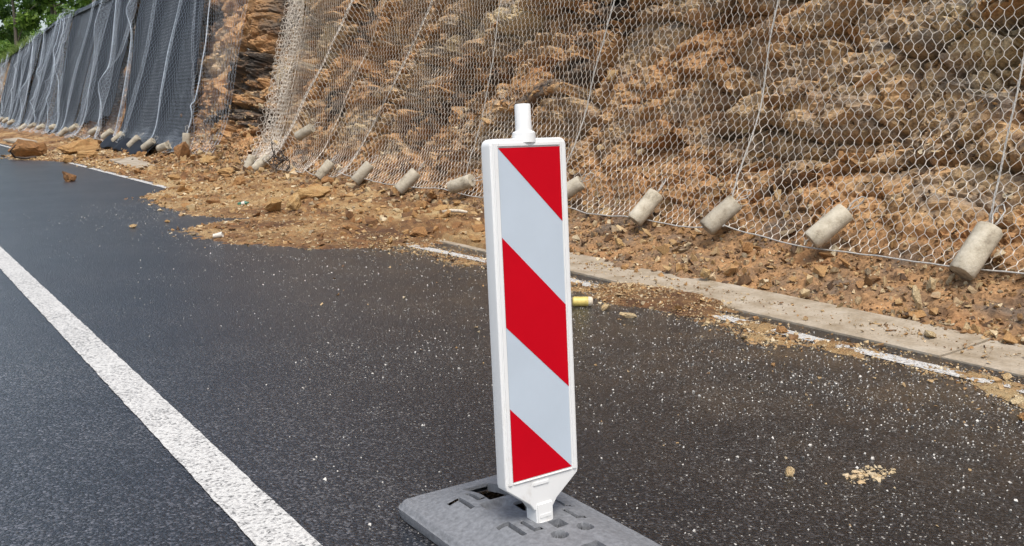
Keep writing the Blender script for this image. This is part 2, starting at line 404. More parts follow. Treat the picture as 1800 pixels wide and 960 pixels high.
def rock_disp(Y, b):
    up = sstep(B0 - .1, B0 + 1.0, b)                    # rock amplitude grows away from the scree
    a = R(27)                                           # beds dip: they climb towards -Y
    U = -Y * math.cos(a) + b * math.sin(a); W = Y * math.sin(a) + b * math.cos(a)
    wu = (fbm(Y * 1.3, b * 1.3, 5) - .5) * .3; wv = (fbm(Y * 1.3 + 9, b * 1.3, 6) - .5) * .22
    d = 0; tone = 0
    for (su, sv, amp, s, wt) in ((1.5, .55, .34, 11, .30), (.5, .2, .20, 31, .30), (.18, .085, .085, 51, .25), (.075, .045, .032, 71, .15)):
        f1, e, r0, r1, r2, ox, oy = cells((U + wu) / su, (W + wv) / sv, s, True)
        d = d + amp * ((r0 - .5) + (r1 - .5) * ox * 1.6 + (r2 - .5) * oy * 1.6) - amp * .7 * np.exp(-e / .05)
        tone = tone + wt * r2
    bed = (W + wv * 1.5) / .62 + fbm(U * .5, W * .5, 93, 2); bed = bed - np.floor(bed)
    d = d + .14 * (fbm(Y * .9, b * .9, 91) - .5) + .13 * (bed - .5) + .05 * (fbm(Y * 8, b * 8, 99, 3) - .5)
    tone = np.clip((tone - .5) * 1.35 + .47 + (fbm(Y * .5 + b * .25, b * .75, 95, 3) - .5) * 1.9, 0, 1)
    earth = sstep(.52, .66, fbm(Y * .55 + 4, b * .7, 98, 2) + .07 * sstep(8, 13, Y)); d = d * (1.12 - .5 * earth); tone = tone * (1 - .5 * earth) + .5 * earth * (.50 + .1 * vn(Y * 9, b * 9, 5))
    scree = .08 * (fbm(Y * 5, b * 5, 41) - .5) + .04 * (cells(Y * 9, b * 9, 45)[2] - .5)
    gap = np.exp(-((Y - 18.45 - .12 * b) / .95) ** 4) * sstep(B0 + .55, B0 + 1.6, b)
    toe = .13 * (fbm(Y * 1.1, Y * 0, 47) - .5) * sstep(B0, .2, b)
    d = up * (d - .22) + (1 - up) * (scree + toe - .03) - gap * .8
    tone = np.clip(tone - .38 * gap, 0, 1)
    apron = np.exp(-((Y - 18.6) / 2.2) ** 2) * sstep(B0 + 1.3, B0 + .3, b) * .12
    d = d + apron
    d = d - .09 * sstep(21.2, 22.4, Y) * sstep(B0 + .1, B0 + .6, b)
    hi = .00 + .5 * gap + apron - .07 * sstep(21.2, 22.4, Y)
    d = np.where(d > hi, hi + (d - hi) * .25, d)
    tone = up * tone + (1 - up) * (.04 + .34 * fbm(Y * 4, b * 4, 97))
    return d, tone

def wall_pos(Y, b, off):
    x, z, nx, nz = prof(b)
    off = off + .12 * sstep(B0 - .05, B0 + .55, b) * (1 - sstep(8.5, 12.5, Y))
    return np.stack([x + nx * off, Y, z + nz * off], -1)

def slope_patch(name, ys, nb, bmax_f, pw=1.0):
    t = np.linspace(0, 1, nb)[:, None]
    Y = np.broadcast_to(ys[None, :], (nb, len(ys))); bm = bmax_f(ys)[None, :]
    b = t * bm
    d, tone = rock_disp(Y, b)
    V = wall_pos(Y, b, d).reshape(-1, 3)
    return V, grid_faces(nb, len(ys))[:, ::-1], tone.ravel()

slope = empty('rock_slope', (6, 10, 0)); tag(slope, 'steep brown and ochre rock cutting beside the road', kind='structure')
def under(o, parent):
    o.parent = parent; o.matrix_parent_inverse = Matrix.Translation(-Vector(parent.location)); return o
ys = np.arange(.6, 20.6, .022)
V, F, T = slope_patch('n', ys, 265, lambda y: np.full_like(y, 5.7))
under(obj('rock_face', mesh_np('rock_face', V, F, M['rock'], attrs={'tone': ('POINT', T)})), slope)
ys = np.concatenate([np.arange(20.56, 36, .06), np.arange(36, 100, .16)])
V, F, T = slope_patch('f', ys, 110, lambda y: bcrest(y))
under(obj('rock_face', mesh_np('rock_face_far', V, F, M['rock'], attrs={'tone': ('POINT', T)})), slope)
ys = np.arange(-14, .64, .1)
V, F, T = slope_patch('b', ys, 60, lambda y: bcrest(y))
under(obj('rock_face', mesh_np('rock_face_back', V, F, M['rock'], attrs={'tone': ('POINT', T)})), slope)
ys = np.arange(.6, 20.6, .12)                           # upper part above the picture
t = np.linspace(0, 1, 24)[:, None]; Yg = np.broadcast_to(ys[None], (24, len(ys))); bg = 5.66 + t * (bcrest(ys)[None] - 5.66)
d, T = rock_disp(Yg, bg)
under(obj('rock_face', mesh_np('rock_face_top', wall_pos(Yg, bg, d).reshape(-1, 3), grid_faces(24, len(ys))[:, ::-1], M['rock'], attrs={'tone': ('POINT', T.ravel())})), slope)

# wooded hill behind the crest
ys = HY = np.arange(-14, 110, 1.0); t = np.linspace(0, 1, 40)[:, None]
bc = bcrest(ys); cx, cz, _, _ = prof(bc)
Xh = cx[None] - .15 + t * 60; Zh = cz[None] - .12 + t ** 1.15 * 34 + (fbm(Xh * .3, np.broadcast_to(ys, Xh.shape) * .3, 3) - .5) * 1.2 * np.minimum(1, t * 10)
V = np.stack([Xh, np.broadcast_to(ys, Xh.shape), Zh], -1).reshape(-1, 3)
hl = obj('hill', mesh_np('hill', V, grid_faces(40, len(ys))[:, ::-1], M['hill'], True)); tag(hl, 'green wooded hill above the cutting', kind='structure')
def hill_z(x, y):
    c0 = float(np.interp(y, HY, cx)); z0 = float(np.interp(y, HY, cz)); tt = max(0, (x - c0) / 60)
    return z0 - .1 + tt ** 1.15 * 34

# ------------------------------------------------------------------ debris on the road
XB = np.array([(1.0, 4.25), (1.9, 4.02), (2.7, 4.22), (3.2, 4.12), (3.5, 4.02), (4.2, 4.12), (4.7, 4.05), (5.1, 4.2), (6.0, 4.0), (6.7, 3.96), (7.6, 4.0), (8.0, 3.88), (8.3, 3.5), (8.7, 3.16),
               (9.1, 2.92), (9.7, 2.78), (10.4, 2.84), (10.75, 3.2), (10.95, 3.75), (11.15, 3.75), (11.4, 3.5), (11.8, 3.42), (12.5, 3.27), (13.5, 3.34), (14.7, 3.5), (15.4, 3.9), (16.4, 4.26), (18, 4.30), (20, 4.28), (24, 4.34),
               (25.5, 4.0), (27, 3.3), (29, 3.4), (31, 4.1), (36, 4.35), (44, 4.5), (62, 4.5)])
def debris_h(X, Y):
    xb = np.interp(Y, XB[:, 0], XB[:, 1]) + (fbm(Y * 2.2, X * 2.2, 21) - .5) * .38
    far = sstep(7.7, 8.7, Y)
    s = np.clip((X - xb) / (5.9 - xb), -.3, 1.3)
    mound = .17 + .13 * np.exp(-((Y - 19.3) / 2.2) ** 2)
    strips = .03 * np.exp(-((Y - 10.95) / .13) ** 2) * (X < 4.1)
    lump = (fbm(X * 4, Y * 4, 23) - .5)
    hf = np.where(s > 0, .018 * np.minimum(1, s * 14) + mound * np.clip(s, 0, 2) ** 1.5, s * .2) + lump * .05 * np.clip(s * 5 + .12, .1, 1) - strips
    # near strip: thin and patchy; thick only around y 4..5.4
    thick = np.exp(-((Y - 4.75) / .55) ** 4)
    inner = sstep(4.76 + .12 * np.exp(-((Y - 4.75) / .6) ** 4), 4.64 + .1 * np.exp(-((Y - 4.75) / .6) ** 4), X)
    band = sstep(xb - .05, xb + .25, X) * inner
    hn = -.024 + band * (.025 + .020 * thick + .030 * (fbm(X * 5, Y * 3.2, 27) - .5)) + .010 * thick * band
    blk = sstep(4.50, 4.56, X) * inner * (1 - thick)     # bare strip between line and gutter
    hn = hn - .014 * blk
    hn = np.where(X > 4.76 + .12 * thick, -.03 + .085 * sstep(5.7, 7.6, Y), hn)
    h = hf * far + hn * (1 - far)
    keep = np.exp(-(((X - 5.0) / .22) ** 4 + ((Y - 22.0) / 1.7) ** 4)) + np.exp(-(((X - 4.95) / .25) ** 4 + ((Y - 38.3) / 1.6) ** 4)) # broken slabs show here
    h = h - keep * np.maximum(0, h - .035)
    return h
xs = np.arange(2.4, 6.25, .03); ys = np.concatenate([np.arange(1., 8.4, .026), np.arange(8.4, 24, .045), np.arange(24, 62, .14)])
Xg, Yg = np.meshgrid(xs, ys)
fx_ = sstep(.0, .10, debris_h(Xg, Yg))
Hg = debris_h(Xg, Yg) + (.014 + .03 * fx_) * (cells(Xg * 13, Yg * 13, 61)[2] - .5) + .05 * fx_ * (fbm(Xg * 5, Yg * 5, 67) - .5) + .010 * (fbm(Xg * 30, Yg * 30, 63) - .5)
V = np.stack([Xg, Yg, Hg], -1).reshape(-1, 3)
T = ((fbm(Xg * 1.4, Yg * 1.4, 65) - .5) * 1.5 + .45 + (cells(Xg * 13, Yg * 13, 61)[3] - .5) * .35).ravel()
db = obj('debris_soil', mesh_np('debris_soil', V, grid_faces(len(ys), len(xs)), M['rubble'], attrs={'tone': ('POINT', T)}))
tag(db, 'tan soil and gravel washed down over the road edge', 'debris', kind='stuff')

# ------------------------------------------------------------------ stones
def hull_stone(n, flat, seed):
    r = np.random.default_rng(seed)
    p = r.normal(size=(n, 3)); p /= np.linalg.norm(p, axis=1, keepdims=True); p *= r.uniform(.7, 1, (n, 1)); p *= np.array([1, r.uniform(.55, .9), flat])
    bm = bmesh.new()
    for q in p: bm.verts.new(q)
    res = bmesh.ops.convex_hull(bm, input=bm.verts)
    bmesh.ops.delete(bm, geom=[v for v in bm.verts if not v.link_faces], context='VERTS')
    bmesh.ops.triangulate(bm, faces=bm.faces); bm.verts.ensure_lookup_table()
    V = np.array([v.co[:] for v in bm.verts]); F = np.array([[v.index for v in f.verts] for f in bm.faces]); bm.free()
    return V, F
VAR_SM = [hull_stone(8, f, 150 + i) for i, f in enumerate((.35, .5, .3, .6, .45, .7, .4, .55))]
VAR_CHIP = [hull_stone(6, f, 200 + i) for i, f in enumerate((.4, .6, .5, .8))]
VAR = [hull_stone(11, f, 100 + i) for i, f in enumerate((.35, .5, .3, .6, .45, .7, .4, .25, .55, .65))]
def rotm(e):
    cx_, sx_ = np.cos(e[:, 0]), np.sin(e[:, 0]); cz_, sz_ = np.cos(e[:, 2]), np.sin(e[:, 2]); cy_, sy_ = np.cos(e[:, 1]), np.sin(e[:, 1])
    Rm = np.empty((len(e), 3, 3))
    Rm[:, 0, 0] = cz_ * cy_; Rm[:, 0, 1] = cz_ * sy_ * sx_ - sz_ * cx_; Rm[:, 0, 2] = cz_ * sy_ * cx_ + sz_ * sx_
    Rm[:, 1, 0] = sz_ * cy_; Rm[:, 1, 1] = sz_ * sy_ * sx_ + cz_ * cx_; Rm[:, 1, 2] = sz_ * sy_ * cx_ - cz_ * sx_
    Rm[:, 2, 0] = -sy_; Rm[:, 2, 1] = cy_ * sx_; Rm[:, 2, 2] = cy_ * cx_
    return Rm
def scatter(name, P, S, tilt, mat, tone, VAR=VAR):
    n = len(P); e = np.stack([rng.normal(0, 1, n) * tilt, rng.normal(0, 1, n) * tilt, rng.uniform(0, 6.28, n)], 1)
    Rm = rotm(e); vs = []; fs = []; ts = []; off = 0
    which = rng.integers(0, len(VAR), n)
    for k, (Vv, Fv) in enumerate(VAR):
        m = which == k
        if not m.any(): continue
        W = np.einsum('nij,vj->nvi', Rm[m], Vv) * S[m][:, None, None] + P[m][:, None, :]
        c = m.sum(); vs.append(W.reshape(-1, 3)); fs.append((Fv[None] + (np.arange(c) * len(Vv))[:, None, None] + off).reshape(-1, 3)); off += c * len(Vv)
        ts.append(np.repeat(tone[m], len(Vv)))
    return obj(name, mesh_np(name, np.concatenate(vs), np.concatenate(fs), mat, attrs={'tone': ('POINT', np.concatenate(ts))}))
def lognorm(n, med, sig, lo, hi): return np.clip(np.exp(rng.normal(math.log(med), sig, n)), lo, hi)

def ground_h(X, Y):
    x_in = np.clip(X, 4.86, 6.3); talus = np.interp(x_in, PR[:, 0], PR[:, 1])
    base = np.maximum(talus, np.where(X > GX0, .02, 0.))
    return np.maximum(base, debris_h(X, Y))
# gravel on the debris, thinning out beyond its edge
N = 60000
Yr = 1.2 + (rng.random(N) ** 1.45) * 30; Xr = rng.uniform(2.4, 6.1, N)
h = debris_h(Xr, Yr); ok = rng.random(N) < np.where(h > 0, .75, .75 * np.exp(np.minimum(h, 0) / .0058)); ok &= ~((Xr > 4.74) & (h < .0) & (rng.random(N) > .12)); Xr, Yr, h = Xr[ok], Yr[ok], h[ok]
S = lognorm(len(Xr), .0095, .68, .004, .06) * np.interp(Yr, [1, 8, 12, 30], [.85, 1.0, 1.35, 1.9])
g1 = scatter('debris_gravel', np.stack([Xr, Yr, np.maximum(h, np.where(Xr > GX0, .014, 0)) + S * .15], 1), S, .35, M['stone'], np.clip(rng.normal(.60, .28, len(S)), 0, 1), VAR_SM)
tag(g1, 'loose gravel and stone chips lying on the washed down soil', 'gravel', kind='stuff')
# fine gravel along the near road edge
N = 26000
Yr = rng.uniform(1.2, 8.6, N); Xr = rng.uniform(3.7, 4.76, N); h = debris_h(Xr, Yr)
ok = rng.random(N) < np.exp(np.clip(h + .003, -.05, 0) / .006) * .9; Xr, Yr, h = Xr[ok], Yr[ok], h[ok]
S = lognorm(len(Xr), .0065, .55, .003, .03)
g1 = scatter('verge_gravel', np.stack([Xr, Yr, np.maximum(h, 0) + S * .2], 1), S, .4, M['stone'], np.clip(rng.normal(.60, .28, len(S)), 0, 1), VAR_SM)
tag(g1, 'fine brown gravel strewn along the painted edge line', 'gravel', kind='stuff')
N = 5200
Yr = rng.uniform(1.2, 8.5, N); Xr = GX0 + .02 + (rng.random(N) ** .55) * .36; ok = rng.random(N) < .08 + .9 * fbm(Xr * 3, Yr * 1.6, 29) ** 2.2; Xr, Yr = Xr[ok], Yr[ok]
S = lognorm(len(Xr), .0065, .6, .003, .03)
g1 = scatter('gutter_grit', np.stack([Xr, Yr, .016 + .03 * (Xr - GX0) + S * .2], 1), S, .4, M['stone'], np.clip(rng.normal(.5, .28, len(S)), 0, 1), VAR_SM)
tag(g1, 'brown grit and small stones lying on the concrete gutter', 'grit', kind='stuff')
# scree at the foot of the slope
N = 80000
Yr = 1.0 + rng.random(N) ** 1.4 * 34; b = rng.uniform(.12, B0 + 1.9, N) ; keepm = rng.random(N) < np.interp(b, [0, B0, B0 + .5, B0 + 1.9], [1, .9, .6, .10]); Yr, b = Yr[keepm], b[keepm]
d, _ = rock_disp(Yr, b)
S = lognorm(len(Yr), .0125, .72, .005, .10) * np.interp(Yr, [1, 8, 34], [.9, 1.1, 1.9])
P = wall_pos(Yr, b, d + S * .35)
g2 = scatter('scree', P, S, .7, M['stone'], np.clip(rng.normal(.42, .30, len(S)), 0, 1), VAR_SM); tag(g2, 'small angular stones heaped along the foot of the rock slope', 'scree', kind='stuff')
# fist-sized rubble over the spill and the slope foot
N = 1500
Yr = 7.4 + rng.random(N) ** 1.2 * 19; Xr = rng.uniform(3.0, 6.0, N); h = ground_h(Xr, Yr); dd = debris_h(Xr, Yr)
ok = (dd > .0) & (rng.random(N) < .25 + .75 * np.clip((Xr - 3.4) / 2, 0, 1)); Xr, Yr, h = Xr[ok], Yr[ok], h[ok]
S = lognorm(len(Xr), .05, .5, .025, .15)
g4 = scatter('spill_rubble', np.stack([Xr, Yr, h + S * .1], 1), S, .5, M['boulder'], np.clip(rng.normal(.4, .3, len(S)), 0, 1)); tag(g4, 'orange brown rubble stones littering the earth spill', 'rubble', kind='stuff')
# pale chippings spread over the asphalt
N = 52000
Yr = .8 + rng.random(N) ** 1.6 * 13; Xr = rng.uniform(1.2, 4.6, N)
pk = rng.random(N) < np.clip((Xr - 1.1) / 2.4, .03, 1) * np.clip((fbm(Xr * .9, Yr * .9, 77, 3) - .30) * 2.4, .06 + .4 * sstep(1.9, 2.8, Xr), 1); Xr, Yr = Xr[pk], Yr[pk]
S = lognorm(len(Xr), .0033, .45, .0016, .011) * np.interp(Yr, [1, 3.5], [1.25, 1.])
g3 = scatter('road_chippings', np.stack([Xr, Yr, S * .25], 1), S, .4, M['chip'], np.clip(rng.normal(.93, .14, len(S)), 0, 1), VAR_CHIP); tag(g3, 'tiny pale stone chips sprinkled over the wet asphalt', 'chippings', kind='stuff')

# blocks of rock standing out of the face, each a piece of the slope
blk_var = []
def big_rock_mesh(name, seed, dims, mat, npts=26, tone=.5, rough=.05):
    Vv, Fv = hull_stone(npts, 1., seed)
    bm = bmesh.new(); vs = [bm.verts.new(v) for v in Vv]
    for f in Fv: bm.faces.new([vs[i] for i in f])
    bmesh.ops.dissolve_limit(bm, angle_limit=R(14), verts=bm.verts, edges=bm.edges)
    bmesh.ops.triangulate(bm, faces=bm.faces)
    bmesh.ops.subdivide_edges(bm, edges=bm.edges, cuts=2 if npts < 20 else 3, use_grid_fill=True)
    r = np.random.default_rng(seed + 5)
    from mathutils import noise as mn
    for v in bm.verts:
        q = v.co.normalized() * 1.7 + Vector((seed * 1.37, seed * .71, 0))
        v.co *= 1 + rough * 2.4 * mn.noise(q * 1.6) + rough * 1.5 * mn.noise(q * 4.2) + r.normal(0, rough) * .25 + .05 * (float(vn(np.array([v.co.x * 2.3 + seed]), np.array([v.co.y * 2.3 + v.co.z * 1.7]), seed)[0]) - .5)
    bmesh.ops.recalc_face_normals(bm, faces=bm.faces)
    me = bpy.data.meshes.new(name)
    for v in bm.verts: v.co = Vector((v.co.x * dims[0] / 2, v.co.y * dims[1] / 2, v.co.z * dims[2] / 2))
    bm.to_mesh(me); bm.free()
    a = me.attributes.new('tone', 'FLOAT', 'POINT'); a.data.foreach_set('value', np.full(len(me.vertices), tone, np.float32))
    me.materials.append(mat); return me
pieces = []
for i in range(16):
    me = big_rock_mesh('rock_piece', 300 + i, (1.5, .55 if i % 2 else .8, .34), M['rock'], 11, [.2, .35, .45, .55, .7, .78, .9, .5][i % 8], .012)
    pieces.append(me)
for i in range(250):
    Yk = 2.0 + random.random() ** 1.15 * 18; bk = B0 + .45 + random.random() * 3.4
    if bk < B0 + 1.2 and random.random() < .3: continue
    dk, _ = rock_disp(np.array([Yk]), np.array([bk])); p = wall_pos(np.array([Yk]), np.array([bk]), dk - .01)[0]
    s = min(.55, math.exp(random.gauss(math.log(.15), .45)))
    dip = R(random.gauss(27, 12)); ax_ = Vector((random.gauss(.1, .18), -math.cos(dip), math.sin(dip))).normalized()
    zz_ = Vector((random.gauss(-.45, .25), random.gauss(.3, .2), .75)); zz_ = (zz_ - ax_ * zz_.dot(ax_)).normalized()
    o = obj('rock', pieces[i % 16], parent=None, loc=p, rot=Matrix((ax_, zz_.cross(ax_), zz_)).transposed().to_euler())
    o.scale = (s, s, s); under(o, slope)

# ------------------------------------------------------------------ wire nets
def hexnet(u0, u1, b0, b1, W, H, t, fmap, r_d, r_v, seed, jit=.004, drop=None):
    nc = int((u1 - u0) / W); nr = int((b1 - b0) / H)
    i, j = np.meshgrid(np.arange(nr), np.arange(nc), indexing='ij')
    u = u0 + (j + .5 * (i % 2)) * W; b = b0 + i * H + t
    rr = np.random.default_rng(seed)
    ju = rr.normal(0, jit, u.shape); jb = rr.normal(0, jit, u.shape)
    bot = fmap(u + ju, b - t / 2 + jb); top = fmap(u + ju * .7, b + t / 2 + jb)
    idx = lambda a: a.reshape(-1, 3)
    Ps = [idx(bot)]; Qs = [idx(top)]; rs = [np.full(nr * nc, r_v)]
    e = (i % 2 == 0)
    for dl, dr in ((-1, 0),):
        a = top[:-1]; # row i -> i+1
        jj = j[:-1]; ee = e[:-1]
        for side in (0, 1):
            tgt = np.where(ee, jj - 1 + side, jj + side)
            okm = (tgt >= 0) & (tgt < nc)
            ii = i[:-1] + 1
            q = bot[ii, np.clip(tgt, 0, nc - 1)]
            Ps.append(a[okm]); Qs.append(q[okm]); rs.append(np.full(okm.sum(), r_d))
    P = np.concatenate(Ps); Q = np.concatenate(Qs); r = np.concatenate(rs)
    if drop is not None:
        k = ~drop(P); P, Q, r = P[k], Q[k], r[k]
    return P, Q, r

def near_map(u, b):
    """u: running along the net from y=1.6; the left margin is gathered in folds"""
    bb = b - B0
    lean = .13 * np.clip(bb, 0, 5)
    c = sstep(15.6, 18.0, u)
    y = np.where(u < 15.6, u, 15.6 + (u - 15.6) * (1 - .55 * c))
    y = y + lean * sstep(12, 17, u) - .1 * sstep(14, 17, u)
    fold = c * (.05 * np.sin((u - 15) * 19 + b * .7) + .03 * np.sin((u - 15) * 43 - b * 1.3))
    for (ut_, ub_, hh_, ww_) in ((14.3, 16.0, .16, .20), (11.75, 12.9, .10, .16), (7.62, 7.72, .05, .12), (13.2, 14.2, .08, .14), (5.47, 5.33, .04, .10)):
        q_ = (u - (ub_ + (ut_ - ub_) * np.clip(bb / 2.6, 0, 1.6))) / ww_; g_ = np.exp(-q_ * q_); fold = fold + hh_ * g_; y = y - .45 * hh_ * q_ * g_
    rum = np.exp(-bb / .45)
    off = .035 + .13 * (fbm(u * .9, b * .9, 201, 3) - .42) + .03 * rum * (fbm(u * 5, b * 5, 203, 2) - .5) + fold
    y = y + .03 * rum * (fbm(u * 4, b * 4, 207, 2) - .5) + .16 * (fbm(u * .7, b * .6, 211, 3) - .5) + .035 * c * np.sin((u - 15) * 31)
    lift = .012 * np.sin(u * 5.2) * rum + .10 * (fbm(u * .6, b * .8, 213, 3) - .5) * sstep(0, .6, bb)
    return wall_pos(y, b + lift, off)

net = empty('rockfall_net', (5.95, 9, .22)); tag(net, 'galvanised hexagonal wire net hanging over the brown rock behind the beacon', 'net')
P, Q, r = hexnet(1.6, 19.4, B0, B0 + 4.5, .080, .0735, .030, near_map, .0025, .0037, 1, .0045)
V, F = tubes(P, Q, r, 3)
tag(under(obj('hexagon_mesh', mesh_np('hexagon_mesh', V, F, M['wire'])), net), kind='stuff')
def lay(us, bs, fm, off=.02):
    p = fm(np.asarray(us, float), np.asarray(bs, float)); p[:, 0] -= off * .85; p[:, 2] += off * .35; return p
ul = np.arange(1.6, 19.4, .06)
V, F = path_tube(lay(ul, np.full(len(ul), B0 + .005) + .015 * np.sin(ul * 2.6), near_map, .008), .0062, 6)
under(obj('border_cable', pyd('border_cable', V, F, M['cable'], True)), net)
for (ut, ubm, rr_) in ((5.47, 5.33, .0052), (7.62, 7.72, .0048), (9.85, 9.55, .0035), (3.30, 3.22, .0042), (11.75, 12.9, .004), (14.3, 16.0, .005), (1.9, 1.8, .005)):
    bs = np.linspace(B0, B0 + 4.5, 70); us = np.interp(bs, [B0, B0 + 2.6], [ubm, ut]) if ut != 14.3 else np.interp(bs, [B0 + .6, B0 + 2.8], [ubm, ut])
    rr_ *= .72; bs2 = np.linspace(bs[0], bs[-1], 420); us = np.interp(bs2, bs, us) + .008 * np.sin(bs2 * 5 + ut)
    V = []; F = []
    for ph in (0, 2.1, 4.2):                               # three strands wound round each other
        p_ = lay(us + rr_ * 1.3 * np.cos(bs2 * 42 + ph), bs2, near_map, .012); p_[:, 0] += rr_ * 1.3 * np.sin(bs2 * 42 + ph)
        v_, f_ = path_tube(p_, rr_, 4); F += [tuple(q + len(V) for q in t_) for t_ in f_]; V += v_
    rp = obj('seam_rope', pyd('seam_rope', V, F, M['cable'], True)); under(rp, net)

def far_folds(seed):
    r = np.random.default_rng(seed); L_ = []
    u = 22.0
    while u < 59:
        big = r.random() < .45; L_.append((u, r.uniform(.16, .34) if big else r.uniform(.06, .13), r.uniform(.16, .28) if big else r.uniform(.08, .14), r.normal(.05, .42), r.uniform(.12, .32) if big else r.uniform(.04, .12), r.uniform(0, 6)))
        u += r.choice([r.uniform(.15, .5), r.uniform(.15, .5), r.uniform(.9, 2.8)])
    return L_
FOLDS = far_folds(5)
def far_map(u, b, scale=1.):
    bb = b - B0
    y = u.copy() if hasattr(u, 'copy') else u
    off = .05 + .12 * (fbm(u * .6, b * .5, 231, 3) - .45)
    for (u0, w, a, k, h_, ph) in FOLDS:
        x = (u - (u0 + k * (bb - 2) + .12 * np.sin(bb * 1.3 + ph))) / w
        gs = np.exp(-x * x) * (.35 + .65 * sstep(0, 1.5, bb + .4 * math.sin(ph)))
        y = y - a * x * gs * 2.3 * w / .2 * .5
        off = off + h_ * gs
    e = sstep(21.6, 19.4, u)
    y = y + e * .12 * np.clip(bb - 1, -1, 4) - .03 * e * np.sin(u * 30)
    rum = np.exp(-bb / .5)
    y = y + .08 * rum * (fbm(u * 3, b * 3, 237, 2) - .5)
    return wall_pos(y, b + .05 * rum * np.sin(u * 4.1), off)

fnet = empty('rockfall_net', (5.95, 38, .22)); tag(fnet, 'folded pale wire net over black sheeting on the far slope', 'net')
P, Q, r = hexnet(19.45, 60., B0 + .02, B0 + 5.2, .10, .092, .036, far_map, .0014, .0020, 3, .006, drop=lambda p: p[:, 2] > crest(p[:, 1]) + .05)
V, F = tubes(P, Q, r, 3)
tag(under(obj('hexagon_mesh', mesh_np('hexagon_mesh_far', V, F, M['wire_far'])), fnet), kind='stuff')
ul = np.arange(19.5, 60, .1)
V, F = path_tube(lay(ul, np.full(len(ul), B0 + .03), far_map, .008), .008, 5)
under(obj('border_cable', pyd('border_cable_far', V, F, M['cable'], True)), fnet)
for (u0, w, a, k, h_, ph) in FOLDS[::2]:
    bs = np.linspace(B0 + .1, B0 + 4.9, 40); us = u0 + k * (bs - B0 - 2) + .12 * np.sin((bs - B0) * 1.3 + ph)
    pts = lay(us, bs, far_map, .02); pts = pts[pts[:, 2] < crest(pts[:, 1])]
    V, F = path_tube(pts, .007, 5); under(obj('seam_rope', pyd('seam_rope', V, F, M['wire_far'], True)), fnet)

# black sheets under the far net
def geosheet(y0, y1, b_lo, b_hi, lean0, lean1, seed, label):
    ny = int((y1 - y0) / .07); nb = 60
    s = np.linspace(0, 1, ny)[None, :]; t = np.linspace(0, 1, nb)[:, None]
    lo = y0 + lean0 * t + .14 * (vn(t * 6, t * 0 + seed, seed) - .5); hi = y1 + lean1 * t + .14 * (vn(t * 6, t * 0 + seed, seed + 1) - .5)
    Y = lo + (hi - lo) * s
    b0_ = B0 + b_lo + .5 * (fbm(Y * .6, Y * 0, seed + 3, 3) - .5) + .10 * (s - .5) * (1 if seed % 20 < 10 else -1) * 4 * b_lo
    b1_ = np.minimum(B0 + b_hi, bcrest(Y) + .1)
    b = b0_ + (b1_ - b0_) * t
    off = .01 + .10 * (fbm(Y * .8 + b * .35, b * .45, seed + 5, 4) - .45)
    V = wall_pos(Y, b, off).reshape(-1, 3)
    o = obj('geotextile_sheet', mesh_np('geotextile_sheet', V, grid_faces(nb, ny)[:, ::-1], M['geotextile'], True))
    so = o.modifiers.new('thickness', 'SOLIDIFY'); so.thickness = .006
    tag(o, label, 'sheet', 'black sheets laid under the far net'); return o
geosheet(21.9, 28.3, .1, 5.2, 1.9, 1.9, 3, 'black ground sheet under the net, nearest to the bare rock gap')
geosheet(30.2, 35.2, .75, 5.2, .3, .2, 13, 'black ground sheet under the net, second from the bare rock gap')
geosheet(35.6, 40.2, .25, 5.2, -.2, .3, 23, 'black ground sheet under the net, third from the bare rock gap')
geosheet(41.0, 47.2, .45, 5.2, .2, .0, 33, 'black ground sheet under the net, fourth from the bare rock gap')
geosheet(47.7, 56.5, .3, 5.2, .2, -.2, 43, 'black ground sheet under the net, farthest along the road')

# loose flap of sheet at the foot
ys = np.linspace(23.3, 28.6, 60); s = np.linspace(0, 1, 10)[:, None]
Xf = 5.98 - .35 * s + .05 * np.sin(ys * 4)[None]; Zf = .44 - .30 * s ** 1.5 + .03 * np.sin(ys * 6 + 1)[None] + 0 * Xf + np.interp(ys, [23.3, 28.6], [0, .1])[None]
fl = obj('sheet_flap', mesh_np('sheet_flap', np.stack([Xf, np.broadcast_to(ys, Xf.shape), Zf], -1).reshape(-1, 3), grid_faces(10, 60), M['geotextile'], True))
so = fl.modifiers.new('thickness', 'SOLIDIFY'); so.thickness = .01
tag(fl, 'loose black sheet edge hanging below the row of concrete weights', 'sheet')

# ------------------------------------------------------------------ concrete cylinder weights
def weight_mesh(seed, L=.33, rad=.08):
    r = np.random.default_rng(seed); n = 20; rings = [(-L / 2, .0), (-L / 2, .90), (-L / 2 + .012, 1), (-L / 4, 1), (0, 1), (L / 4, 1), (L / 2 - .01, 1), (L / 2, .93), (L / 2, 0)]
    V = []; F = []
    for (z, q) in rings:
        for k in range(n):
            t = 2 * math.pi * k / n; w = rad * q * (1 + r.normal(0, .012)); V.append((math.cos(t) * w, math.sin(t) * w, z + r.normal(0, .0015)))
    for i in range(len(rings) - 1):
        for k in range(n):
            F.append((i * n + k, i * n + (k + 1) % n, (i + 1) * n + (k + 1) % n, (i + 1) * n + k))
    me = pyd('weight_body', V, F, M['concrete'], True); me.set_sharp_from_angle(angle=R(50)) if hasattr(me, 'set_sharp_from_angle') else None
    return me
WB = [weight_mesh(i) for i in range(4)]
V, F = path_tube([(0, .0, .15), (.01, 0, .20), (.035, .01, .25), (.03, .02, .31), (.0, .02, .33), (-.03, .01, .29), (-.02, 0, .22), (0, 0, .16)], .005, 5)
TIE = pyd('tie_wire', V, F, M['cable'], True)
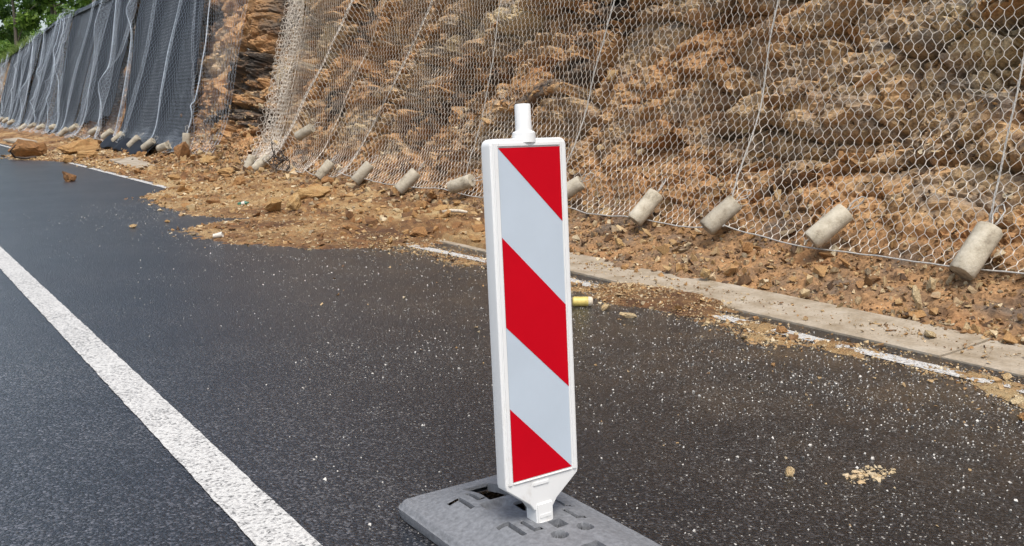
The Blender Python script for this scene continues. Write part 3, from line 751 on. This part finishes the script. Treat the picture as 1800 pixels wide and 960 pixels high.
def weight(p, tilt, up_ang, label, grp, k, s=1., tie=True, sink=0.):
    """axis points up the slope at up_ang from horizontal, swung by tilt towards -y"""
    ax = Vector((math.cos(R(up_ang)), 0, math.sin(R(up_ang)))); ax = ax * math.cos(R(tilt)) + Vector((0, -1, 0)) * math.sin(R(tilt))
    p = Vector((0, 0, CAM_H)) + (Vector(p) - Vector((0, 0, CAM_H))) * (.972 if p[1] < 9 else .978)   # clear of the net
    root = empty('concrete_weight', p); root.rotation_euler = ax.to_track_quat('Z', 'Y').to_euler(); root.scale = (s,) * 3
    tag(root, label, 'weight', grp)
    obj('body', WB[k % 4], parent=root, rot=(0, 0, k * 1.1))
    if tie: obj('tie_wire', TIE, parent=root, rot=(0, 0, k * 2.0))
    return root
GW = 'concrete cylinders weighing down the net'
NW = [((6.02, 3.29, .39), 8, 52, 'pale concrete cylinder nearest the camera, rightmost on the lower net cable', 1.08),
      ((6.05, 4.47, .43), 26, 48, 'grey concrete cylinder, second from the right along the lower net cable', 1.0),
      ((6.04, 5.56, .41), 20, 45, 'mottled concrete cylinder, third from the right, beside a thick seam rope', 1.0),
      ((6.03, 6.49, .40), 12, 50, 'concrete cylinder, fourth from the right along the lower net cable', .98),
      ((6.08, 7.72, .47), 40, 45, 'concrete cylinder half hidden behind the right edge of the striped beacon', .95),
      ((6.02, 9.75, .40), 62, 40, 'concrete cylinder lying almost flat, first one left of the striped beacon', 1.0),
      ((5.99, 11.06, .35), 18, 48, 'concrete cylinder, second one left of the striped beacon', 1.02),
      ((6.01, 12.45, .38), 16, 50, 'concrete cylinder, third one left of the striped beacon', 1.0),
      ((5.99, 13.76, .35), 8, 50, 'concrete cylinder, fourth one left of the striped beacon', .95),
      ((6.24, 15.10, .90), 48, 42, 'concrete cylinder pulled higher up the net than all the others', 1.0),
      ((5.96, 16.45, .33), 28, 45, 'right one of two concrete cylinders at the net edge by the bare gap', 1.0),
      ((5.92, 16.99, .29), -6, 62, 'left one of two concrete cylinders at the net edge by the bare gap', .95)]
for k, (p, t_, u_, lb, s) in enumerate(NW): weight(p, t_, u_, lb, GW, k, s)
FW = [((6.10, 21.56, .56), 0, 85, 'concrete cylinder hanging upright just left of the bare rock gap'), ((5.96, 22.96, .39), 65, 35, 'concrete cylinder lying flat, first under the far net'),
      ((5.96, 24.34, .40), 40, 45, 'concrete cylinder above the black flap, second under the far net'), ((5.97, 25.85, .42), 25, 48, 'concrete cylinder above the black flap, third under the far net'),
      ((6.04, 27.92, .48), 30, 45, 'concrete cylinder, fourth under the far net'), ((6.08, 29.46, .53), 38, 45, 'concrete cylinder, fifth under the far net'),
      ((6.12, 31.44, .58), 55, 40, 'concrete cylinder lying across orange earth, sixth under the far net'), ((6.14, 34.83, .62), 52, 42, 'concrete cylinder dragged by a net fold, seventh under the far net'),
      ((6.02, 36.08, .45), 30, 45, 'concrete cylinder, eighth under the far net'), ((6.10, 38.67, .58), 75, 40, 'concrete cylinder, ninth under the far net'),
      ((6.07, 41.24, .53), 60, 35, 'concrete cylinder, tenth under the far net'), ((6.08, 43.40, .55), 60, 35, 'concrete cylinder, eleventh under the far net'),
      ((6.0, 45.49, .45), 20, 35, 'concrete cylinder, twelfth under the far net'), ((6.12, 50.02, .6), 50, 35, 'concrete cylinder, thirteenth under the far net'),
      ((6.16, 52.1, .66), 50, 40, 'concrete cylinder, last but one along the far net'), ((6.16, 53.94, .66), 45, 40, 'concrete cylinder, last one along the far net at the left picture edge')]
for k, (p, t_, u_, lb) in enumerate(FW): weight(p, t_, u_, lb, 'concrete cylinders under the far net', k + 2, 1.08)

# ------------------------------------------------------------------ fallen rocks one can pick out
def rock(x, y, dims, rz, tone, label, seed, rx=0, ry=0, z=None, name='fallen_rock', npts=20, sink=.18, grp='fallen rocks'):
    dims = tuple(q * 1.12 for q in dims); tone = min(1., tone + .08)
    me = big_rock_mesh(name, seed, dims, M['boulder'], npts, tone, .06)
    h0 = float(ground_h(np.array([x]), np.array([y]))[0]) if z is None else z
    h0 = max(h0, 0) if z is None else z
    o = obj(name, me, loc=(x, y, h0 + dims[2] * (.5 - sink)), rot=(R(rx), R(ry), R(rz)))
    tag(o, label, 'rock', grp); return o
RK = [(3.66, 27.2, (.95, .7, .58), 10, .12, 'big brown boulder on the road at the left picture edge', 1),
      (3.12, 18.5, (.32, .28, .26), 30, .05, 'lone dark brown boulder on the bare asphalt', 2),
      (4.15, 24.6, (.36, .3, .24), 50, .5, 'yellowish rock just right of the big boulder', 3),
      (4.9, 27.2, (1.25, .8, .42), 12, .45, 'large layered orange block in the earth below the far net', 4),
      (4.75, 25.4, (.6, .4, .26), -20, .5, 'flat orange rock before the layered orange block', 5),
      (5.62, 20.2, (.44, .40, .46), 35, .10, 'dark brown tilted block between the two nets', 6),
      (4.16, 11.15, (.26, .22, .24), 10, .55, 'left one of a pair of ochre rocks at the spill edge', 7),
      (4.38, 11.0, (.27, .24, .28), 70, .62, 'right one of a pair of ochre rocks at the spill edge', 8),
      (4.98, 11.9, (.72, .5, .2), -8, .6, 'wide flat ochre slab of rock behind the ochre pair', 9),
      (5.78, 10.05, (.34, .17, .17), 60, .3, 'long brown rock tilted below the flat lying cylinder', 10),
      (4.62, 8.3, (.30, .22, .10), 25, .28, 'crumbly reddish rock beside the edge line left of the beacon', 11),
      (5.3, 12.6, (.3, .2, .13), 15, .4, 'brown rock in the scree above the ochre slab', 12),
      (4.9, 14.6, (.34, .26, .16), 40, .35, 'rust brown rock in the middle of the spill', 13),
      (5.35, 16.6, (.4, .28, .18), -30, .55, 'tan rock below the two cylinders at the gap', 14),
      (5.6, 18.3, (.42, .3, .22), 20, .6, 'tan rock at the foot of the bare gap', 15),
      (5.1, 18.9, (.34, .24, .14), 70, .4, 'brown flat rock at the foot of the bare gap', 16),
      (4.62, 17.2, (.26, .2, .12), 5, .5, 'tan rock next to the visible end of the edge line', 17),
      (4.5, 19.3, (.3, .22, .14), 55, .3, 'brown rock beside the broken gutter slab', 18),
      (3.98, 4.65, (.10, .07, .05), 10, .8, 'pale stone touching the yellow can', 19),
      (3.95, 4.38, (.13, .09, .05), -25, .85, 'pale flat stone lying out on the asphalt right of the beacon', 20),
      (4.98, 2.95, (.17, .10, .06), 30, .9, 'pale flat stone lying on the gutter edge', 21),
      (5.32, 3.25, (.08, .07, .20), 10, .95, 'pale upright shard of stone in the scree', 22),
      (5.62, 3.35, (.16, .12, .10), 40, .85, 'pale rounded stone below the lower net cable', 23),
      (4.56, 2.28, (.10, .07, .045), 20, .75, 'yellow stone between edge line and gutter at the right picture edge', 24),
      (4.22, 2.05, (.10, .07, .04), -20, .95, 'pale yellow stone in front of the edge line at the right picture edge', 25),
      (4.02, 1.93, (.09, .06, .035), 15, .35, 'orange stone lowest at the right picture edge', 26),
      (5.18, 4.9, (.15, .10, .08), 65, .7, 'ochre stone on the upper edge of the gutter', 27),
      (5.75, 5.0, (.2, .13, .1), 15, .3, 'reddish stone under the net between two cylinders', 28),
      (2.45, 10.9, (.12, .09, .05), 30, .75, 'small yellow stone alone on the asphalt left of the spill', 29),
      (2.9, 11.2, (.08, .07, .04), 10, .6, 'small brown stone on the asphalt near the spill tip', 30),
      (2.70, 2.1, (.062, .045, .03), 35, .8, 'pinkish stone on the asphalt right of the beacon base', 31),
      (5.55, 7.4, (.22, .14, .10), 25, .5, 'tan stone in the scree right of the beacon', 32),
      (5.45, 6.2, (.14, .1, .08), 75, .65, 'ochre stone in the scree above the gutter', 33),
      (5.4, 9.2, (.26, .18, .1), 12, .55, 'tan stone behind the pale stick', 34),
      (4.42, 3.55, (.11, .08, .045), 60, .3, 'reddish brown stone where the edge line reappears', 35),
      (5.7, 13.0, (.3, .22, .16), 33, .25, 'brown stone below the third cylinder left of the beacon', 36)]
for i, (x, y, dm, rz, tn, lb, sd) in enumerate(RK):
    rock(x, y, dm, rz, tn, lb, 500 + sd, rx=random.gauss(0, 9), ry=random.gauss(0, 9) + (28 if sd in (6, 10) else 0))
# crumbled pale patch on the asphalt
N = 130; a = rng.uniform(0, 6.28, N); q = np.sqrt(rng.random(N)); S = lognorm(N, .0075, .6, .003, .026)
cr = scatter('crumbled_stone', np.stack([2.94 + np.cos(a) * q * .13, 1.93 + np.sin(a) * q * .055, S * .1], 1), S, .12, M['stone'], np.clip(rng.normal(.9, .08, N), 0, 1))
tag(cr, 'crushed pale stone crumbs on the asphalt at lower right', 'crumbs', kind='stuff')

# ------------------------------------------------------------------ broken gutter slabs
def slab_thing(loc, rot, l, label):
    o = obj('broken_slab', slab_mesh(l), loc=loc, rot=rot); tag(o, label, 'slab'); return o
slab_thing((4.98, 20.4, .05), (R(1.0), R(-3), R(-3)), 3.2, 'pale broken gutter slab showing through the earth below the gap')
slab_thing((4.95, 36.5, .10), (R(.5), R(-3), R(2)), 3.4, 'distant pale gutter slab at the left end of the earth')

# ------------------------------------------------------------------ litter
def lathe(name, prof_, mat, n=20, smooth=True):
    V = []; F = []
    for (z, r_) in prof_:
        for k in range(n): V.append((math.cos(2 * math.pi * k / n) * r_, math.sin(2 * math.pi * k / n) * r_, z))
    for i in range(len(prof_) - 1):
        for k in range(n): F.append((i * n + k, i * n + (k + 1) % n, (i + 1) * n + (k + 1) % n, (i + 1) * n + k))
    me = pyd(name, V, F, mat, smooth)
    if hasattr(me, 'set_sharp_from_angle'): me.set_sharp_from_angle(angle=R(40))
    return me
can = empty('drink_can', (3.93, 4.82, .034), (R(90), R(0), R(55))); tag(can, 'yellow can with pale end lying on the asphalt right of the beacon', 'can')
obj('can_body', lathe('can_body', [(-.07, 0), (-.07, .026), (-.062, .033), (.035, .033)], M['yellow']), parent=can)
obj('can_end', lathe('can_end', [(.035, .0332), (.055, .0332), (.064, .027), (.066, .025), (.061, .023), (.061, 0)], M['stick']), parent=can)
bt = empty('plastic_bottle', (4.11, 12.1, .075), (R(78), R(12), R(50))); bt.scale = (.7, .7, .6); tag(bt, 'green and white plastic bottle lying on the washed down gravel', 'bottle')
obj('bottle_body', lathe('bottle_body', [(-.11, 0), (-.11, .033), (-.10, .038), (-.03, .038)], M['green_glass']), parent=bt)
obj('label_band', lathe('label_band', [(-.03, .0385), (.045, .0385)], M['white_paint']), parent=bt)
obj('bottle_neck', lathe('bottle_neck', [(.045, .038), (.075, .034), (.10, .016), (.125, .014), (.13, .014), (.13, 0)], M['green_glass']), parent=bt)
cup = empty('paper_cup', (2.95, 9.5, .036), (R(80), 0, R(60))); cup.scale = (.7, .7, .8); tag(cup, 'white crushed paper cup lying on the edge of the gravel spill', 'cup')
obj('cup_wall', lathe('cup_wall', [(-.06, 0), (-.06, .030), (.055, .042), (.058, .044), (.058, .041), (-.055, .028), (-.055, 0)], M['white_paint']), parent=cup)
V, F = path_tube([(0, 0, 0), (.12, .02, .012), (.26, .0, .01), (.38, -.03, .0)], [.018, .02, .019, .013], 8)
st = obj('wood_stick', pyd('wood_stick', V, F, M['stick'], True), loc=(5.30, 9.0, .17), rot=(0, R(-4), R(-70))); tag(st, 'short pale stick lying on gravel left of the beacon', 'stick')
V, F = path_tube([(0, 0, .05), (-.25, .05, .02), (-.5, -.1, .06), (-.62, -.3, .22), (-.5, -.45, .38)], [.03, .03, .025, .02, .012], 7)
rt = obj('tree_root', pyd('tree_root', V, F, M['darkstick'], True), loc=(3.75, 26.5, .02)); tag(rt, 'dark curved root lying before the big boulder', 'root')
# tangle of dark roots pulled out at the net edge
rt2 = empty('root_tangle', (5.98, 15.4, .35)); tag(rt2, 'dark tangle of roots and wire beside the two cylinders at the net edge', 'roots')
for i in range(16):
    p = Vector((random.uniform(-.08, .08), random.uniform(-.35, .35), random.uniform(-.12, .12))); pts = [p.copy()]
    for k in range(5):
        p = p + Vector((random.uniform(-.08, .03), random.uniform(-.16, .16), random.uniform(-.10, .13))); pts.append(p.copy())
    V, F = path_tube(pts, [.014, .012, .01, .008, .006, .004], 5); obj('root', pyd('root', V, F, M['darkstick'], True), parent=rt2)

# ------------------------------------------------------------------ rubber base plate
BX, BY = 1.60, 2.155; HW, HL = .256, .464
nx, ny = 190, 340
xs = np.linspace(-HW, HW, nx); ys = np.linspace(-HL, HL, ny)
Xp, Yp = np.meshgrid(xs, ys)
rad = .045                                              # rounded plan corners
qx = np.maximum(np.abs(Xp) - (HW - rad), 0); qy = np.maximum(np.abs(Yp) - (HL - rad), 0)
ql = np.hypot(qx, qy); sc_ = np.where(ql > 1e-6, np.minimum(np.maximum(qx, qy) / np.maximum(ql, 1e-6), 1), 1)
Xq = np.sign(Xp) * (np.minimum(np.abs(Xp), HW - rad) + qx * sc_); Yq = np.sign(Yp) * (np.minimum(np.abs(Yp), HL - rad) + qy * sc_)
edge = np.minimum(HW - np.abs(Xp), HL - np.abs(Yp))
Zp = .052 + .040 * sstep(0, .17, HW - np.abs(Xp)) * sstep(0, .22, HL - np.abs(Yp)) - .018 * (1 - sstep(0, .018, edge))
def hole(x0, x1, y0, y1, dep, soft=.0025, sh=0.):
    """recess; x0.. in world coords"""
    a = Xq + BX + sh * (Yq + BY - (y0 + y1) / 2); b_ = Yq + BY
    m = sstep(x0 - soft, x0 + soft, a) * sstep(x1 + soft, x1 - soft, a) * sstep(y0 - soft, y0 + soft, b_) * sstep(y1 + soft, y1 - soft, b_)
    return m * dep
def disc(cx_, cy_, r_, dep): return sstep(r_ + .004, r_ - .004, np.hypot(Xq + BX - cx_, Yq + BY - cy_)) * dep
D = 0
D = np.maximum(D, hole(1.560, 1.655, 2.365, 2.530, .085)); D = np.maximum(D, hole(1.555, 1.650, 1.80, 1.945, .085))
D = np.maximum(D, hole(1.600, 1.648, 2.235, 2.300, .085)); D = np.maximum(D, hole(1.610, 1.650, 2.080, 2.126, .085))
for (cx_, cy_, dp) in ((1.684, 2.040, .04), (1.588, 2.040, .04)): D = np.maximum(D, disc(cx_, cy_, .022, .085))
for (x0, y0) in ((1.476, 2.35), (1.497, 2.10), (1.71, 2.30)):
    D = np.maximum(D, hole(x0, x0 + .012, y0, y0 + .095, .085, .0018)); D = np.maximum(D, hole(x0 - .028, x0 + .012, y0 + .080, y0 + .095, .085, .0018))
for (x0, y0) in ((1.523, 2.388), (1.538, 2.105), (1.703, 2.105), (1.733, 2.21)):
    D = np.maximum(D, hole(x0, x0 + .011, y0, y0 + .072, .085, .0018)); D = np.maximum(D, hole(x0, x0 + .032, y0 - .005, y0 + .008, .085, .0018))
D = np.maximum(D, hole(1.515, 1.60, 2.30, 2.352, .02, .010)); D = np.maximum(D, hole(1.40, 1.44, 2.0, 2.30, .003, .02))
Zp = Zp - D + .0012 * (vn(Xq * 60, Yq * 60, 9) - .5)
gf_ = grid_faces(ny, nx); gf_ = gf_[~(D.ravel()[gf_] > .058).any(1)]
V = np.stack([Xq, Yq, Zp], -1).reshape(-1, 3); F = gf_.tolist()
rim = [i for i in range(nx)] + [r_ * nx + nx - 1 for r_ in range(1, ny)] + [(ny - 1) * nx + i for i in range(nx - 2, -1, -1)] + [r_ * nx for r_ in range(ny - 2, 0, -1)]
off = len(V); rv = V[rim].copy(); rv[:, 2] = .018; rv2 = rv.copy(); rv2[:, 2] = .002; rv2[:, :2] *= .985
V = np.concatenate([V, rv, rv2]); n_ = len(rim)
for a in range(n_):
    b_ = (a + 1) % n_
    F.append((rim[b_], rim[a], off + a, off + b_)); F.append((off + b_, off + a, off + n_ + a, off + n_ + b_))
bp = obj('base_plate', pyd('base_plate', V, F, M['rubber'], True), loc=(BX, BY, 0))
if hasattr(bp.data, 'set_sharp_from_angle'): bp.data.set_sharp_from_angle(angle=R(40))
tag(bp, 'grey recycled rubber foot plate holding the striped beacon', 'base plate')

# ------------------------------------------------------------------ beacon
LEAN = 4.2
bc_ = empty('traffic_beacon', (1.607, 2.162, .075), (R(-LEAN), R(-.2), 0)); tag(bc_, 'red and white diagonal striped plastic traffic beacon in grey foot', 'beacon')
FW_, FH = .2195, .979                                    # foil
FZ0 = .161                                               # foil bottom above tenon base
OX = .272 / 2
def outline(sx, z0, z1):
    """shield-shaped outline of the housing"""
    return
def housing():
    bm = bmesh.new(); TK = .048; r_ = .022
    pts = []
    zt = FZ0 + FH + .026; zb = FZ0 - .018
    for (cx_, cz_, a0) in ((OX - r_, zt - r_, 0), (-OX + r_, zt - r_, 90)):
        for k in range(6): t_ = R(a0 + 18 * k); pts.append((cx_ + r_ * math.cos(t_), cz_ + r_ * math.sin(t_)))
    pts += [(-OX, zb + .01), (-OX + .003, zb - .004), (-.050, .075), (-.036, .055), (.036, .055), (.050, .075), (OX - .003, zb - .004), (OX, zb + .01)]
    f = [bm.verts.new((x, -TK / 2, z)) for x, z in pts]; bk = [bm.verts.new((x, TK / 2, z)) for x, z in pts]
    fr = bm.faces.new(f); bm.faces.new(bk[::-1])
    for i in range(len(pts)):
        j = (i + 1) % len(pts); bm.faces.new((f[j], f[i], bk[i], bk[j]))
    bmesh.ops.recalc_face_normals(bm, faces=bm.faces)
    es = [e for e in bm.edges if len(e.link_faces) == 2 and e.calc_face_angle() > R(60)]
    bmesh.ops.bevel(bm, geom=es, offset=.006, segments=3, profile=.6, affect='EDGES')
    me = bpy.data.meshes.new('housing'); bm.to_mesh(me); bm.free(); me.materials.append(M['white_plastic'])
    me.polygons.foreach_set('use_smooth', np.ones(len(me.polygons), bool))
    if hasattr(me, 'set_sharp_from_angle'): me.set_sharp_from_angle(angle=R(35))
    return me
hg = obj('housing', housing(), parent=bc_)
# raised border round the foil
def frame_piece(x0, x1, z0, z1, y0, y1, name='frame_border', bev=.003, parent=None):
    bm = bmesh.new(); bmesh.ops.create_cube(bm, size=1)
    for v in bm.verts: v.co = Vector(((x0 + x1) / 2 + v.co.x * (x1 - x0), (y0 + y1) / 2 + v.co.y * (y1 - y0), (z0 + z1) / 2 + v.co.z * (z1 - z0)))
    bmesh.ops.bevel(bm, geom=list(bm.edges), offset=bev, segments=2, affect='EDGES')
    me = bpy.data.meshes.new(name); bm.to_mesh(me); bm.free(); me.materials.append(M['white_plastic']); 
    me.polygons.foreach_set('use_smooth', np.ones(len(me.polygons), bool))
    if hasattr(me, 'set_sharp_from_angle'): me.set_sharp_from_angle(angle=R(35))
    return obj(name, me, parent=parent or hg)
yf = -.024
frame_piece(-OX + .008, -FW_ / 2 - .002, FZ0 - .010, FZ0 + FH + .016, yf - .005, yf + .003)
frame_piece(FW_ / 2 + .002, OX - .008, FZ0 - .010, FZ0 + FH + .016, yf - .005, yf + .003)
frame_piece(-FW_ / 2 - .0018, FW_ / 2 + .0018, FZ0 + FH + .002, FZ0 + FH + .0155, yf - .0046, yf + .003)
frame_piece(-FW_ / 2 - .0018, FW_ / 2 + .0018, FZ0 - .0095, FZ0 - .002, yf - .0046, yf + .003)
def plate(name, poly, y, th, mat, parent=None):
    """thin prism in the xz plane"""
    n = len(poly); V = [(x, y, z) for x, z in poly] + [(x, y + th, z) for x, z in poly]
    F = [tuple(range(n)), tuple(range(2 * n - 1, n - 1, -1))] + [((i + 1) % n, i, n + i, n + (i + 1) % n) for i in range(n)]
    me = pyd(name, V, F, mat); return obj(name, me, parent=parent or bc_)
wf_ = plate('white_foil', [(-FW_ / 2, FZ0), (FW_ / 2, FZ0), (FW_ / 2, FZ0 + FH), (-FW_ / 2, FZ0 + FH)], yf - .0012, .001, M['foil_white'])
# stripes: (left top, left bottom, right top, right bottom) as fraction of the height measured from the top
ZT = FZ0 + FH
zz = lambda fr: ZT - FH * fr
hx = FW_ / 2
plate('red_stripe', [(-hx, zz(0)), (hx, zz(.2265)), (hx, zz(0))], yf - .0022, .0009, M['foil_red'], wf_)
plate('red_stripe', [(-hx, zz(.260)), (-hx, zz(.5265)), (hx, zz(.742)), (hx, zz(.484))], yf - .0022, .0009, M['foil_red'], wf_)
plate('red_stripe', [(-hx, zz(.774)), (-hx, zz(1)), (hx, zz(.999))], yf - .0022, .0009, M['foil_red'], wf_)
# grip slot below the foil
frame_piece(-.04, .02, FZ0 - .030, FZ0 - .018, -.0275, -.02, 'mould_mark', .002)
# tenon and tube
tn_ = frame_piece(-.031, .031, -.012, .075, -.029, .029, 'tenon', .004, bc_)
frame_piece(-.022, .022, .004, .016, -.0305, -.026, 'tenon_rib', .001, tn_); frame_piece(-.022, .022, .028, .040, -.0305, -.026, 'tenon_rib', .001, tn_)
zc = FZ0 + FH + .024
obj('collar', lathe('collar', [(zc - .01, 0), (zc - .01, .035), (zc + .018, .034), (zc + .022, .030), (zc + .024, .022), (zc + .024, 0)], M['white_plastic'], 28), parent=bc_)
obj('carry_tube', lathe('carry_tube', [(zc, 0), (zc, .0245), (zc + .096, .0235), (zc + .101, .0215), (zc + .101, .019), (zc + .06, .018), (zc + .06, 0)], M['white_plastic'], 28), parent=bc_)

# ------------------------------------------------------------------ trees, bushes and grass above the far crest
def leaves(n, centres, rads, size, seed, tmin=0., tmax=1.):
    r = np.random.default_rng(seed); k = r.integers(0, len(centres), n)
    d = r.normal(size=(n, 3)); d /= np.linalg.norm(d, axis=1, keepdims=True); q = r.random(n) ** .45
    P = centres[k] + d * rads[k] * q[:, None]
    a = r.normal(size=(n, 3)); a /= np.linalg.norm(a, axis=1, keepdims=True); b_ = np.cross(a, r.normal(size=(n, 3))); b_ /= np.linalg.norm(b_, axis=1, keepdims=True)
    s = size * r.uniform(.5, 1.2, n)[:, None]
    V = np.stack([P - a * s, P + b_ * s * .45, P + a * s, P - b_ * s * .45], 1).reshape(-1, 3)
    F = np.arange(n * 4).reshape(-1, 4)
    tone = np.repeat(np.clip(r.normal(.5, .25, n) * (tmax - tmin) + tmin + (r.random(len(centres))[k] - .5) * .5, 0, 1), 4)
    return V, F, tone
def tree(x, y, h, cr, seed, label, n=5000, lsz=.2, low=.35):
    r = np.random.default_rng(seed); z = hill_z(x, y); root = empty('tree', (x, y, z)); tag(root, label, 'tree', 'trees above the far slope')
    pts = [(0, 0, -.5)]; cur = np.zeros(3)
    for k in range(1, 7):
        cur = np.array([r.normal(0, .06) * h * .1 * k ** .5, r.normal(0, .06) * h * .1 * k ** .5, h * .92 * k / 6]); pts.append(tuple(cur))
    rads = [.016 * h * (1 - .14 * k) for k in range(7)]
    V, F = path_tube(pts, rads, 8); obj('trunk', pyd('trunk', V, F, M['bark'], True), parent=root)
    C = []; Rr = []
    for k in range(22):
        f = r.uniform(low, 1.); a = r.uniform(0, 6.28); rr_ = cr * (1.15 - f * .75) * r.uniform(.3, 1)
        c = np.array([math.cos(a) * rr_, math.sin(a) * rr_, h * f + .2]); C.append(c); Rr.append(np.array([1, 1, .7]) * cr * r.uniform(.22, .42))
        if k < 9:
            bx = np.array(pts[min(6, max(1, int(f * 6)))]); V, F = path_tube([tuple(bx), tuple((bx + c) / 2 + [0, 0, .1]), tuple(c)], [.006 * h, .004 * h, .002 * h], 5)
            obj('limb', pyd('limb', V, F, M['bark'], True), parent=root)
    V, F, T = leaves(n, np.array(C), np.array(Rr), lsz, seed + 1)
    obj('crown', mesh_np('crown', V, F, M['leaf'], attrs={'tone': ('POINT', T)}), parent=root)
TR = [(9.3, 70, 8.5, 2.4, 'slim broadleaf tree above the slope at the left picture edge'), (11.0, 66, 9, 2.5, 'broadleaf tree with thin pale trunk above the slope, left of the sheeting top'),
      (12.2, 60, 9, 2.6, 'broadleaf tree nearest the top of the black sheeting'), (9.5, 80, 10, 3, 'far broadleaf tree behind the slim one at the left edge'),
      (13, 77, 11, 3.2, 'tall broadleaf tree behind the thin trunked one'), (15, 68, 11, 3.2, 'wide broadleaf tree higher on the hill'),
      (16.5, 60, 11, 3.2, 'leafy tree on the hill above the black sheeting'), (11, 92, 13, 3.8, 'farthest broadleaf tree on the hill, leftmost'), (17, 86, 13, 3.8, 'farthest broadleaf tree on the hill, rightmost'), (8.6, 98, 15, 4.2, 'tall broadleaf tree closing the view at the far left end')]
for i, (x, y, h, cr_, lb) in enumerate(TR): tree(x, y, h, cr_, 900 + i, lb, 5200, .21, .12 if i > 2 else .3)
def bush(x, y, r_, seed, label):
    z = hill_z(x, y); root = empty('bush', (x, y, z)); tag(root, label, 'bush', 'bushes along the far crest')
    r = np.random.default_rng(seed); C = np.stack([r.normal(0, r_ * .4, 9), r.normal(0, r_ * .4, 9), r.uniform(.1, r_ * 1.1, 9)], 1)
    for k in range(5):
        V, F = path_tube([(0, 0, -.1), tuple(C[k] * .6), tuple(C[k])], [.03, .02, .008], 5); obj('stem', pyd('stem', V, F, M['bark'], True), parent=root)
    V, F, T = leaves(1600, C, np.full((9, 3), r_ * .5), .10, seed + 3, .2, 1.); obj('foliage', mesh_np('foliage', V, F, M['leaf'], attrs={'tone': ('POINT', T)}), parent=root)
for i, (x, y, r_) in enumerate(((8.3, 63, .9), (8.2, 68, 1.1), (8.0, 73, 1.2), (9.0, 58, .8), (9.4, 54, .8))):
    bush(x, y, r_, 950 + i, ['round bright bush on the crest beside the net end', 'bright bush second along the far crest', 'bush farthest along the crest at the left edge', 'bush on the crest above the last black sheet', 'bush on the crest nearest the picture top'][i])
N = 9000; Yr = rng.uniform(50, 84, N); c0 = np.interp(Yr, np.arange(-14, 110, 1.), cx); z0 = np.interp(Yr, np.arange(-14, 110, 1.), cz)
dx = rng.random(N) ** 2 * 3.0 - .12; P = np.stack([c0 + dx, Yr, z0 - .12 + (np.maximum(dx, 0) / 60) ** 1.15 * 34], 1)
hh = rng.uniform(.15, .5, N)[:, None]; a = rng.uniform(0, 6.28, N); w = np.stack([np.cos(a), np.sin(a), a * 0], 1) * .02; tip = np.stack([rng.normal(-.1, .12, N), rng.normal(0, .12, N), hh[:, 0]], 1)
V = np.stack([P - w, P + w, P + tip], 1).reshape(-1, 3); F = np.arange(3 * N).reshape(-1, 3)
gr = obj('crest_grass', mesh_np('crest_grass', V, F, M['grass'], attrs={'tone': ('POINT', np.repeat(rng.random(N), 3))})); tag(gr, 'bright grass fringe along the far crest', 'grass', kind='stuff')
